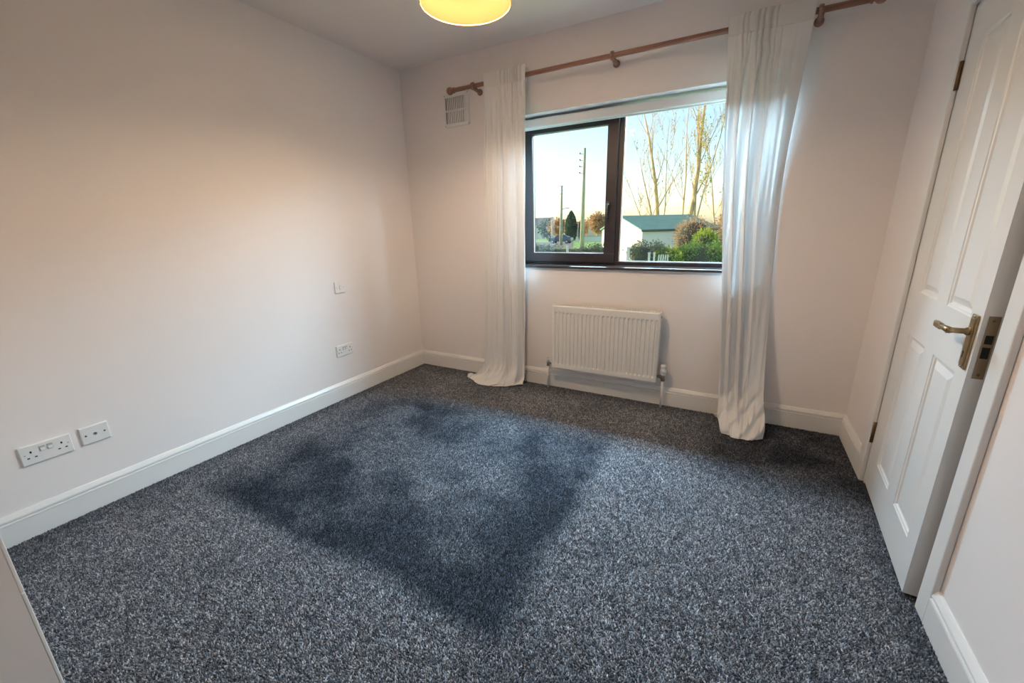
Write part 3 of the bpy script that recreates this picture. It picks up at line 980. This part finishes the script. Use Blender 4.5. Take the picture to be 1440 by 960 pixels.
def build_carpet():
    rs = np.random.RandomState(3)
    pts = []
    # density falls with distance from the camera's end of the room (finer tufts nearer)
    def fill(x0, x1, y0, y1, sp):
        nx = int((x1 - x0) / sp); ny = int((y1 - y0) / sp)
        gx, gy = np.meshgrid(np.arange(nx), np.arange(ny))
        px = x0 + (gx + 0.5) * sp + rs.uniform(-.5, .5, gx.shape) * sp
        py = y0 + (gy + 0.5) * sp + rs.uniform(-.5, .5, gx.shape) * sp
        return np.c_[px.ravel(), py.ravel(), np.full(gx.size, sp)]
    P = np.vstack([fill(0.012, W - 0.012, -1.45, -0.012, 0.0046), fill(0.012, W - 0.012, YB + 0.01, -1.45, 0.0044)])
    # nothing below the wardrobe
    keep = ~((P[:, 0] > 0.1) & (P[:, 0] < 1.05) & (P[:, 1] < -2.78))
    P = P[keep]
    N = len(P)
    x, y, sp = P.T
    pr = dark_pile_field(x, y)
    h = (0.0078 + rs.uniform(-.0020, .0026, N)) * (1 - 0.25 * pr)
    w = sp * rs.uniform(0.75, 1.1, N)
    ang = rs.uniform(0, 2 * np.pi, N)
    lx = rs.normal(0, 0.0026, N); ly = rs.normal(0, 0.0026, N) - 0.001 + 0.003 * pr
    V = np.empty((N, 4, 3))
    for k in range(3):
        a = ang + k * 2.0944
        V[:, k, 0] = x + w * np.cos(a); V[:, k, 1] = y + w * np.sin(a); V[:, k, 2] = -0.006
    V[:, 3, 0] = x + lx; V[:, 3, 1] = y + ly; V[:, 3, 2] = -0.006 + h
    tris = np.array([[0, 1, 3], [1, 2, 3], [2, 0, 3]])
    me = bpy.data.meshes.new('carpet_pile')
    me.vertices.add(N * 4)
    me.vertices.foreach_set('co', V.reshape(-1).astype(np.float32))
    loops = ((np.arange(N) * 4)[:, None, None] + tris[None]).reshape(-1)
    me.loops.add(len(loops))
    me.loops.foreach_set('vertex_index', loops.astype(np.int32))
    me.polygons.add(N * 3)
    me.polygons.foreach_set('loop_start', (np.arange(N * 3) * 3).astype(np.int32))
    me.update(calc_edges=True)
    yarn = rs.rand(N)
    yarn = 0.75 * yarn + 0.25 * fbm(x, y, 60, 77, 2)
    for nm, val in (('yarn', yarn), ('pile_dark', pr)):
        a = me.attributes.new(nm, 'FLOAT', 'FACE')
        a.data.foreach_set('value', np.repeat(val, 3).astype(np.float32))
    me.materials.append(carpet_mat())
    o = bpy.data.objects.new('carpet_pile', me)
    C.objects.link(o)
    tag(o, 'dark grey speckled carpet pile with a darker oblong where a bed stood', 'carpet', kind='stuff')
    return o
build_carpet()

# ================================================================== OUTSIDE
GRASS = mat('grass', (0.20, 0.42, 0.12), 0.95, bump=(30, 0.4, 0.05), var=(4, 0.25))
ROADM = mat('asphalt', (0.13, 0.15, 0.17), 0.9, var=(2, 0.1))
def sheet(name, poly, lift, material, label, cat, dz=0.0):
    """a piece of sloping ground given by its (x,y) outline, with thickness"""
    b = BM()
    top = [b.verts.new((x, y, GX(y) + lift)) for x, y in poly]
    bot = [b.verts.new((x, y, GX(y) + lift - 0.3)) for x, y in poly]
    b.faces.new(top); b.faces.new(bot[::-1])
    n = len(poly)
    for k in range(n):
        b.faces.new((top[k], top[(k + 1) % n], bot[(k + 1) % n], bot[k]))
    return struct(obj(name, b, material), label, cat)
sheet('ground', [(-160, 0.4), (80, 0.4), (80, 320), (-160, 320)], 0, GRASS, 'green lawn outside the window', 'ground')
sheet('road', [(-60, 46), (-15.6, 46), (-28.4, 80.5), (-70, 80.5)], 0.03, ROADM, 'grey road beyond the garden hedge', 'road')

def leaf_mat(name, c1, c2, tl=0.3):
    mt = bpy.data.materials.new(name)
    mt.use_nodes = True
    nt = mt.node_tree
    nt.nodes.clear()
    out = nt.nodes.new('ShaderNodeOutputMaterial')
    g_ = nt.nodes.new('ShaderNodeNewGeometry')
    r = nt.nodes.new('ShaderNodeValToRGB')
    r.color_ramp.elements[0].color = (*c1, 1); r.color_ramp.elements[1].color = (*c2, 1)
    d = nt.nodes.new('ShaderNodeBsdfDiffuse'); t = nt.nodes.new('ShaderNodeBsdfTranslucent')
    mx = nt.nodes.new('ShaderNodeMixShader'); mx.inputs[0].default_value = tl
    nt.links.new(g_.outputs['Random Per Island'], r.inputs[0])
    nt.links.new(r.outputs[0], d.inputs[0]); nt.links.new(r.outputs[0], t.inputs[0])
    nt.links.new(d.outputs[0], mx.inputs[1]); nt.links.new(t.outputs[0], mx.inputs[2]); nt.links.new(mx.outputs[0], out.inputs[0])
    return mt
LEAF_D = leaf_mat('hedge_leaf', (0.07, 0.11, 0.08), (0.20, 0.25, 0.18))
LEAF_G = leaf_mat('green_leaf', (0.08, 0.17, 0.05), (0.26, 0.40, 0.12))
LEAF_Y = leaf_mat('yellow_green_leaf', (0.16, 0.28, 0.04), (0.50, 0.58, 0.12))
LEAF_O = leaf_mat('autumn_leaf', (0.38, 0.25, 0.14), (0.66, 0.46, 0.27))
LEAF_C = leaf_mat('conifer_leaf', (0.04, 0.11, 0.075), (0.09, 0.20, 0.14))
BARK = mat('pale_bark', (0.58, 0.43, 0.25), 0.9, bump=(6, 0.4, 0.03), var=(3, 0.3))
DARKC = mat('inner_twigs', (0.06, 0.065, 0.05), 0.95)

def leaves(pts, size, seed):
    """one mesh of small bent leaves (two triangles each) scattered at pts"""
    rs = np.random.RandomState(seed)
    pts = np.asarray(pts, float)
    N = len(pts)
    a = rs.normal(size=(N, 3)); a /= np.linalg.norm(a, axis=1)[:, None]
    q = rs.normal(size=(N, 3)); c = np.cross(a, q); c /= np.linalg.norm(c, axis=1)[:, None]
    s = size * rs.uniform(0.6, 1.3, N)[:, None]
    V = np.empty((N, 4, 3))
    n_ = np.cross(a, c)
    V[:, 0] = pts - a * s; V[:, 1] = pts + c * s * .5 + n_ * s * .15; V[:, 2] = pts + a * s; V[:, 3] = pts - c * s * .5 + n_ * s * .15
    base = np.arange(N)[:, None] * 4
    F = np.concatenate([base + np.array([0, 1, 2]), base + np.array([0, 2, 3])], 0)
    me = bpy.data.meshes.new('foliage')
    me.from_pydata(V.reshape(-1, 3).tolist(), [], F.tolist())
    return me

def link_mesh(name, me, material, parent):
    o = bpy.data.objects.new(name, me)
    me.materials.append(material)
    C.objects.link(o)
    o.parent = parent
    o.matrix_parent_inverse = parent.matrix_basis.inverted()
    return o

def blob_pts(c, r, n, seed, squareness=1.0, shell=0.75):
    rs = np.random.RandomState(seed)
    v = rs.normal(size=(n, 3)); v /= np.linalg.norm(v, axis=1)[:, None]
    if squareness < 1:
        v = np.sign(v) * np.abs(v) ** squareness
    rad = rs.uniform(shell, 1.06, n)[:, None]
    lump = 1 + 0.10 * np.sin(v[:, :1] * 9 + 1) * np.sin(v[:, 1:2] * 7) + 0.06 * np.sin(v[:, 2:] * 13)
    return np.array(c) + v * np.array(r) * rad * lump

def bush(name, label, cat, c, r, n, leaf, size, seed, square=1.0, group=None):
    gz = GX(c[1])
    t = thing(name, label, cat, (c[0], c[1], gz), 0, group)
    P = blob_pts(c, r, n, seed, square)
    P = P[P[:, 2] > gz + 0.02]
    f = link_mesh('foliage', leaves(P, size, seed), leaf, t)
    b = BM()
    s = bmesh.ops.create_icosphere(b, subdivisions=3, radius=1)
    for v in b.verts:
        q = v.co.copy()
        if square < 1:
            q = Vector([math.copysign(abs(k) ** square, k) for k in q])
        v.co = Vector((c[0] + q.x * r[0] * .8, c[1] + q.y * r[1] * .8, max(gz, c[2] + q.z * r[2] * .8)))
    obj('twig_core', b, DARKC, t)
    return t

# hedges and bushes
bush('garden_hedge', 'low clipped hedge seen through the left sash', 'hedge', (-2.9, 11.3, -0.05), (1.75, 0.45, 0.64), 9000, LEAF_D, 0.035, 5, 0.35, 'garden hedges and bushes')
bush('garden_hedge', 'dark rounded clipped hedge end before the green roofed shed', 'hedge', (0.12, 10.3, 0.02), (0.58, 0.5, 0.70), 6000, LEAF_D, 0.032, 6, 0.55, 'garden hedges and bushes')
bush('leafy_bush', 'yellow green leafy bush right of the dark hedge', 'bush', (0.75, 10.2, -0.02), (0.45, 0.45, 0.62), 3500, LEAF_Y, 0.036, 7, 0.7, 'garden hedges and bushes')
bush('leafy_bush', 'green garden bush at the right of the window view', 'bush', (1.65, 10.6, 0.02), (0.75, 0.5, 0.68), 6000, LEAF_G, 0.036, 8, 0.6, 'garden hedges and bushes')
bush('leafy_bush', 'bright yellow green shrub rising above the hedge', 'bush', (1.55, 12.3, 0.45), (0.42, 0.4, 0.60), 2600, LEAF_Y, 0.042, 9, 0.9, 'garden hedges and bushes')
bush('russet_bush', 'brown twiggy autumn bush beside the shed', 'bush', (1.0, 14.4, 0.55), (0.75, 0.5, 0.92), 2600, LEAF_O, 0.040, 10, 0.9, 'garden hedges and bushes')
bush('russet_bush', 'orange brown autumn bush at the right window edge', 'bush', (2.5, 15.5, 0.7), (0.9, 0.6, 1.1), 3000, LEAF_O, 0.045, 12, 0.9, 'garden hedges and bushes')

# fence posts
PALE = mat('pale_fence_paint', (0.55, 0.55, 0.52), 0.8, var=(8, 0.1))
for x, y, h, w_, lb in ((-0.27, 9.4, 0.62, 0.075, 'pale fence post left of the dark hedge'), (-2.62, 10.6, 0.60, 0.07, 'pale fence post in front of the low hedge'),
                        (0.33, 9.4, 0.47, 0.06, 'pale fence post in front of the dark hedge'), (0.47, 9.4, 0.47, 0.05, 'thin pale fence post before the yellow green bush')):
    t = thing('fence_post', lb, 'post', (x, y, GX(y)), 0, 'pale garden fence posts')
    b = BM(); box(b, x - w_ / 2, x + w_ / 2, y - w_ / 2, y + w_ / 2, GX(y), h - 0.03, 0.006); obj('shaft', b, PALE, t)
    b = BM(); box(b, x - w_ * .65, x + w_ * .65, y - w_ * .65, y + w_ * .65, h - 0.03, h, 0.008); obj('cap', b, PALE, t)
t = thing('picket_fence', 'short run of pale pickets before the yellow green bush', 'fence', (0.73, 9.3, GX(9.3)))
for k in range(5):
    x = 0.61 + k * 0.06
    b = BM()
    vs = [(x - .018, GX(9.3)), (x + .018, GX(9.3)), (x + .018, 0.40), (x, 0.43), (x - .018, 0.40)]
    f0 = [b.verts.new((p, 9.29, z)) for p, z in vs]; f1 = [b.verts.new((p, 9.31, z)) for p, z in vs]
    b.faces.new(f0); b.faces.new(f1[::-1])
    for i in range(5):
        b.faces.new((f0[i], f0[(i + 1) % 5], f1[(i + 1) % 5], f1[i]))
    obj('picket', b, PALE, t)
for z in (0.20, -0.35):
    b = BM(); box(b, 0.58, 0.88, 9.31, 9.335, z, z + 0.05); obj('rail', b, PALE, t)

# shed
shed = thing('garden_shed', 'white rendered shed with teal pitched roof behind the hedge', 'shed', (-1.85, 19.1, GX(19.1)))
RENDER_W = mat('white_render', (0.78, 0.70, 0.68), 0.9, bump=(20, 0.2, 0.01))
ROOFT = mat('teal_roof_sheet', (0.12, 0.27, 0.235), 0.6, var=(3, 0.12))
P0 = Vector((-1.87, 19.1, 0)); ga = Vector((-3.3, 4.1, 0)); gw = ga.length; ga.normalize(); la = Vector((-ga.y * -1, -ga.x * 1, 0))
la = Vector((ga.y, -ga.x, 0)); Ls = 4.2
ZB, ZE, ZA = GX(19.1) - 0.3, 0.95, 1.66
b = BM()
def sp_(a, l, z):
    return P0 + ga * a + la * l + Vector((0, 0, z))
e0 = [b.verts.new(sp_(a, 0, z)) for a, z in ((0, ZB), (gw, ZB), (gw, ZE), (gw / 2, ZA), (0, ZE))]
e1 = [b.verts.new(sp_(a, Ls, z)) for a, z in ((0, ZB), (gw, ZB), (gw, ZE), (gw / 2, ZA), (0, ZE))]
b.faces.new(e0); b.faces.new(e1[::-1])
for k in range(5):
    b.faces.new((e0[k], e0[(k + 1) % 5], e1[(k + 1) % 5], e1[k]))
obj('walls', b, RENDER_W, shed)
for s in (0, 1):
    b = BM()
    a0 = -0.12 if s == 0 else gw + 0.12
    zlo = ZE - 0.12 * (ZA - ZE) / (gw / 2)
    q = []
    for l in (-0.12, Ls + 0.12):
        for a, z in ((a0, zlo + 0.01), (gw / 2, ZA + 0.01), (gw / 2, ZA + 0.07), (a0, zlo + 0.07)):
            q.append(b.verts.new(sp_(a, l, z)))
    b.faces.new(q[:4]); b.faces.new(q[4:][::-1])
    for k in range(4):
        b.faces.new((q[k], q[(k + 1) % 4], q[4 + (k + 1) % 4], q[4 + k]))
    obj('roof_slope', b, ROOFT, shed)
b = BM(); tube(b, [sp_(-0.14, -0.12, ZE - 0.03), sp_(-0.14, Ls + 0.12, ZE - 0.03)], 0.05, 8); obj('gutter', b, mat('dark_gutter', (0.05, 0.07, 0.07), 0.5), shed)

# utility poles
POLEW = mat('weathered_pole_wood', (0.42, 0.42, 0.32), 0.9, var=(2, 0.2))
def upole(label, x, y, top, r0, r1, group='utility poles by the road'):
    t = thing('utility_pole', label, 'pole', (x, y, GX(y)), 0, group)
    b = BM(); tube(b, [(x - 0.02, y, GX(y) - 0.2), (x, y, (GX(y) + top) / 2), (x + 0.04, y, top)], [r0, (r0 + r1) / 2, r1], 12)
    obj('shaft', b, POLEW, t)
    return t
t = upole('tall near utility pole with insulators on one side', -8.88, 30.1, 7.02, 0.20, 0.10)
for k in range(4):
    z = 6.67 - 0.47 * k
    b = BM(); tube(b, [(-8.85, 30.1, z - 0.05), (-9.17, 30.1, z - 0.05), (-9.21, 30.1, z - 0.02)], 0.02, 6); br = obj('insulator_arm', b, STEEL, t)
    b = BM(); lathe(b, [(0.03, -0.05), (0.06, -0.04), (0.06, 0.02), (0.03, 0.05), (0.005, 0.07)], (-9.21, 30.1, z), 'z', 10); obj('insulator', b, mat('insulator', (0.06, 0.05, 0.05), 0.4), br)
b = BM(); lathe(b, [(0.62, GX(30) - 0.1), (0.50, GX(30) + 0.22), (0.25, GX(30) + 0.38), (0.20, GX(30) + 0.40)], (-8.95, 30.1, 0), 'z', 16); obj('concrete_collar', b, mat('pale_concrete', (0.6, 0.6, 0.6), 0.9), t)
t = upole('shorter far utility pole with a street light arm', -21.65, 57.1, 6.98, 0.26, 0.14)
b = BM(); tube(b, [(-21.62, 57.1, 3.55), (-21.3, 57.1, 3.72), (-20.85, 57.1, 3.78)], 0.05, 6); a_ = obj('lamp_arm', b, STEEL, t)
b = BM(); box(b, -20.95, -20.35, 57.0, 57.2, 3.72, 3.84, 0.03); obj('lamp_head', b, STEEL, a_)
for z in (6.9, 6.3, 5.8):
    b = BM(); box(b, -21.95, -21.3, 56.98, 57.02, z - .05, z + .05); obj('step_bracket', b, STEEL, t)
t = upole('thin distant utility pole left of the street light', -33.0, 80.0, 3.2, 0.14, 0.09)
b = BM(); box(b, -33.6, -32.4, 79.95, 80.05, 2.9, 3.05); obj('cross_arm', b, POLEW, t)

# conifers
def conifer(label, x, y, zt, r, seed):
    gz = GX(y)
    t = thing('conifer', label, 'tree', (x, y, gz), 0, 'conifers by the road')
    rs = np.random.RandomState(seed)
    n = 2600
    u = rs.rand(n) ** 1.2
    hh = gz + 0.4 + u * (zt - gz - 0.4)
    rad = r * np.clip(np.sin(np.pi * np.clip(0.18 + 0.82 * u, 0, 1)) ** 0.7, 0.08, 1) * np.sqrt(rs.uniform(.5, 1, n))
    a = rs.uniform(0, 6.283, n)
    link_mesh('foliage', leaves(np.c_[x + rad * np.cos(a), y + rad * np.sin(a), hh], 0.20, seed), LEAF_C, t)
    b = BM(); tube(b, [(x, y, gz - 0.2), (x, y, (gz + zt) / 2), (x, y, zt - 0.3)], [0.25, 0.18, 0.05], 8); obj('trunk', b, DARKC, t)
    b = BM(); lathe(b, [(r * .5, gz + 0.5), (r * .78, gz + (zt - gz) * .35), (r * .6, gz + (zt - gz) * .65), (0.05, zt - 0.3)], (x, y, 0), 'z', 10); obj('twig_core', b, DARKC, t)
conifer('large dark green conifer between the two utility poles', -29.5, 82.1, 4.2, 1.35, 21)
conifer('small dark conifer beside the tall near utility pole', -27.3, 82.6, 2.8, 0.62, 22)

# parked car
def car(x, y, rz):
    gz = GX(y) + 0.03
    t = thing('parked_car', 'dark blue hatchback car on the road', 'car', (x, y, gz), rz)
    blue = mat('dark_blue_car_paint', (0.04, 0.08, 0.13), 0.2, coat=0.5)
    prof = [(-2.1, .35), (-2.12, .75), (-1.95, .95), (-1.15, 1.02), (-0.55, 1.42), (0.75, 1.48), (1.55, 1.12), (2.02, 1.0), (2.1, .6), (2.05, .32)]
    b = BM()
    rows = []
    for yy, ins in ((-0.86, 0.0), (-0.80, 0.02), (0.80, 0.02), (0.86, 0.0)):
        rows.append([b.verts.new((px * (1 - abs(ins) * 0), yy * (1 - 0.18 * max(0, (pz - 0.95)) / 0.5), pz)) for px, pz in prof])
    for r0, r1 in zip(rows, rows[1:]):
        for i in range(len(prof)):
            b.faces.new((r0[i], r0[(i + 1) % len(prof)], r1[(i + 1) % len(prof)], r1[i]))
    b.faces.new(rows[0]); b.faces.new(rows[-1][::-1])
    body = child('body', b, blue, t)
    dark = mat('car_glass', (0.10, 0.14, 0.16), 0.08)
    for s in (-1, 1):
        b = BM()
        pp = [(-0.95, 1.05), (-0.52, 1.36), (0.05, 1.39), (0.05, 1.05)], [(0.12, 1.05), (0.12, 1.39), (0.72, 1.39), (1.25, 1.08)]
        for poly in pp:
            f0 = [b.verts.new((px, s * (0.862 * (1 - 0.18 * max(0, pz - .95) / .5)), pz)) for px, pz in poly]
            f1 = [b.verts.new((px, s * (0.84 * (1 - 0.18 * max(0, pz - .95) / .5)), pz)) for px, pz in poly]
            b.faces.new(f0); b.faces.new(f1[::-1])
            for i in range(4):
                b.faces.new((f0[i], f0[(i + 1) % 4], f1[(i + 1) % 4], f1[i]))
        child('side_window', b, dark, t)
        for px in (-1.35, 1.35):
            b = BM(); lathe(b, [(0.0, -.11), (0.31, -.11), (0.33, -.06), (0.33, .06), (0.31, .11), (0.0, .11)], (px, s * 0.79, 0.33), 'y', 18)
            wh = child('wheel', b, mat('tyre', (0.02, 0.02, 0.02), 0.9), t)
            b = BM(); lathe(b, [(0.20, s * .113), (0.18, s * .125), (0.02, s * .12)], (px, s * 0.79, 0.33), 'y', 14)
            child('hub', b, STEEL, wh)
car(-26.3, 68.6, math.radians(4))

# white garden wall, houses and far trees
b = BM(); box(b, -33, -19, 86.0, 86.3, GX(86) - 0.2, GX(86) + 1.1)
gw_ = thing('garden_wall', 'low white garden wall across the lawn', 'wall', (-26, 86.15, GX(86)))
obj('wall_run', b, mat('white_masonry', (0.72, 0.76, 0.78), 0.9), gw_)
b = BM(); box(b, -33.05, -18.95, 85.95, 86.35, GX(86) + 1.1, GX(86) + 1.18); obj('coping', b, CONC, gw_)

def house(label, x0, x1, y, dep, ze, za, wallm, roofm, win_x):
    gz = GX(y)
    t = thing('house', label, 'house', ((x0 + x1) / 2, y, gz), 0, 'distant houses')
    b = BM(); box(b, x0, x1, y, y + dep, gz - 0.5, ze)
    for xx in (x0, x1):
        pass
    w_ = obj('walls', b, wallm, t)
    b = BM()
    q = [b.verts.new(v) for v in ((x0 - .3, y - .3, ze - .05), (x1 + .3, y - .3, ze - .05), (x1 + .3, y + dep + .3, ze - .05), (x0 - .3, y + dep + .3, ze - .05), (x0 + .2, y + dep / 2, za), (x1 - .2, y + dep / 2, za))]
    for f in ((0, 1, 5, 4), (2, 3, 4, 5), (1, 2, 5), (3, 0, 4), (3, 2, 1, 0)):
        b.faces.new([q[i] for i in f])
    obj('roof', b, roofm, t)
    for wx in win_x:
        b = BM(); box(b, wx - 0.6, wx + 0.6, y - 0.05, y + 0.05, ze - 1.6, ze - 0.5)
        f = obj('window', b, PALE, t)
        b = BM(); box(b, wx - 0.52, wx + 0.52, y - 0.07, y - 0.04, ze - 1.52, ze - 0.58); obj('pane', b, mat('dark_pane', (0.05, 0.06, 0.07), 0.1), f)
    b = BM(); box(b, x0 + 1.0, x0 + 1.7, y + dep / 2 - .3, y + dep / 2 + .3, za - 0.4, za + 0.7); obj('chimney', b, wallm, t)
WALLH = mat('house_render', (0.62, 0.58, 0.55), 0.9)
SLATE = mat('slate_roof', (0.12, 0.12, 0.14), 0.8)
TILE = mat('brown_tile_roof', (0.20, 0.14, 0.11), 0.8)
house('white bungalow beyond the lawn at the sash edge', -33, -25.8, 104, 7, 1.0, 2.4, WALLH, TILE, (-31, -28))
house('pale grey house at the far left of the view', -68, -56.5, 132, 8, 1.6, 4.2, WALLH, SLATE, (-64, -60))
house('low distant house between the left trees', -53, -46, 140, 8, 0.6, 2.6, WALLH, TILE, (-51, -48))

def crown_tree(label, x, y, zc, r, leaf, seed, n=1500, size=0.3):
    gz = GX(y)
    t = thing('broadleaf_tree', label, 'tree', (x, y, gz), 0, 'far trees along the horizon')
    P = blob_pts((x, y, zc), r, n, seed, 1.0, 0.4)
    link_mesh('foliage', leaves(P, size, seed), leaf, t)
    b = BM(); tube(b, [(x, y, gz - .2), (x, y, zc)], [0.3, 0.15], 8)
    for k in range(5):
        a = k * 1.257 + seed
        tube(b, [(x, y, zc - r[2] * .5), (x + r[0] * .6 * math.cos(a), y + r[1] * .6 * math.sin(a), zc + r[2] * .3)], [0.12, 0.04], 6)
    obj('trunk', b, BARK, t)
crown_tree('russet tree above the white bungalow', -28.3, 97.0, 1.7, (2.3, 1.8, 2.5), LEAF_O, 31)
crown_tree('orange brown tree behind the shed gable', -23.4, 99.5, 1.2, (2.3, 2.0, 1.9), LEAF_O, 32)
crown_tree('russet tree behind the far street light pole', -42.0, 105, 0.9, (2.8, 2.0, 2.6), LEAF_O, 33)
crown_tree('green tree left of the far street light pole', -48.2, 112, 0.6, (2.7, 2.0, 2.8), LEAF_D, 34)
crown_tree('brown tree behind the large conifer', -36.0, 116, 0.9, (2.9, 2.2, 2.5), LEAF_O, 35)
crown_tree('dark tree at the far left of the view', -55.0, 110, 0.9, (2.8, 2.0, 2.8), LEAF_D, 36)

# tall bare trees with upright limbs
def bare_tree(label, x, y, top, r0, limbs, seed, leafy=260):
    rs = random.Random(seed)
    gz = GX(y)
    t = thing('bare_tree', label, 'tree', (x, y, gz), 0, 'tall bare trees behind the shed')
    b = BM(); tips = []
    def limb(p, d, L, r, depth):
        pts = [p]; rad = [r]
        n = 6
        q = p.copy(); dd = d.copy()
        for k in range(n):
            dd = (dd + Vector((rs.uniform(-.10, .10), rs.uniform(-.10, .10), 0.06))).normalized()
            q = q + dd * (L / n)
            pts.append(q.copy()); rad.append(max(0.008, r * (1 - (k + 1) / n * 0.8)))
            if depth < 3 and k > 0:
                for _ in range(2 if depth < 2 else 1):
                    if rs.random() < 0.8:
                        a = rs.uniform(0, 6.283)
                        side = Vector((math.cos(a), math.sin(a), 0))
                        nd = (dd * 0.75 + side * rs.uniform(0.35, 0.75) + Vector((0, 0, .25))).normalized()
                        limb(q.copy(), nd, L * rs.uniform(0.20, 0.36), max(0.009, rad[-1] * 0.36), depth + 1)
            if depth >= 1:
                tips.append(q.copy())
        tube(b, pts, rad, 6 if depth < 2 else 4, False)
    for (bx, tx, tz, r) in limbs:
        p = Vector((x + bx, y + rs.uniform(-.2, .2), gz - 0.1 if r > 0.12 else gz + 0.6))
        e = Vector((x + tx, y + rs.uniform(-.5, .5), tz))
        limb(p, (e - p).normalized(), (e - p).length, r, 0)
    obj('branches', b, BARK, t)
    P = np.array([tuple(tips[rs.randrange(len(tips))] + Vector((rs.gauss(0, .08), rs.gauss(0, .08), rs.gauss(0, .08)))) for _ in range(leafy)])
    link_mesh('foliage', leaves(P, 0.06, seed), LEAF_Y, t)
    return t
bare_tree('tall bare golden tree with spreading left limbs behind the shed roof', -3.0, 31.1, 8.8, 0.3,
          [(0, -0.1, 9.4, 0.20), (-0.1, -1.9, 6.0, 0.10), (-0.3, -3.2, 4.4, 0.07), (0.25, 0.35, 8.3, 0.06)], 51)
bare_tree('tallest bare golden tree in the middle of the fixed pane', -0.95, 29.1, 9.6, 0.3,
          [(0, 0.1, 11.0, 0.21), (-0.1, -0.6, 9.2, 0.08), (0.45, 1.3, 8.4, 0.09), (0.4, 0.9, 10.4, 0.06)], 52)
bare_tree('ivy clad bare tree at the right edge of the window', 1.5, 23.1, 7.2, 0.25,
          [(0, -0.15, 8.4, 0.18), (0.1, 0.9, 7.0, 0.08), (0, -0.9, 5.4, 0.06)], 53, 900)
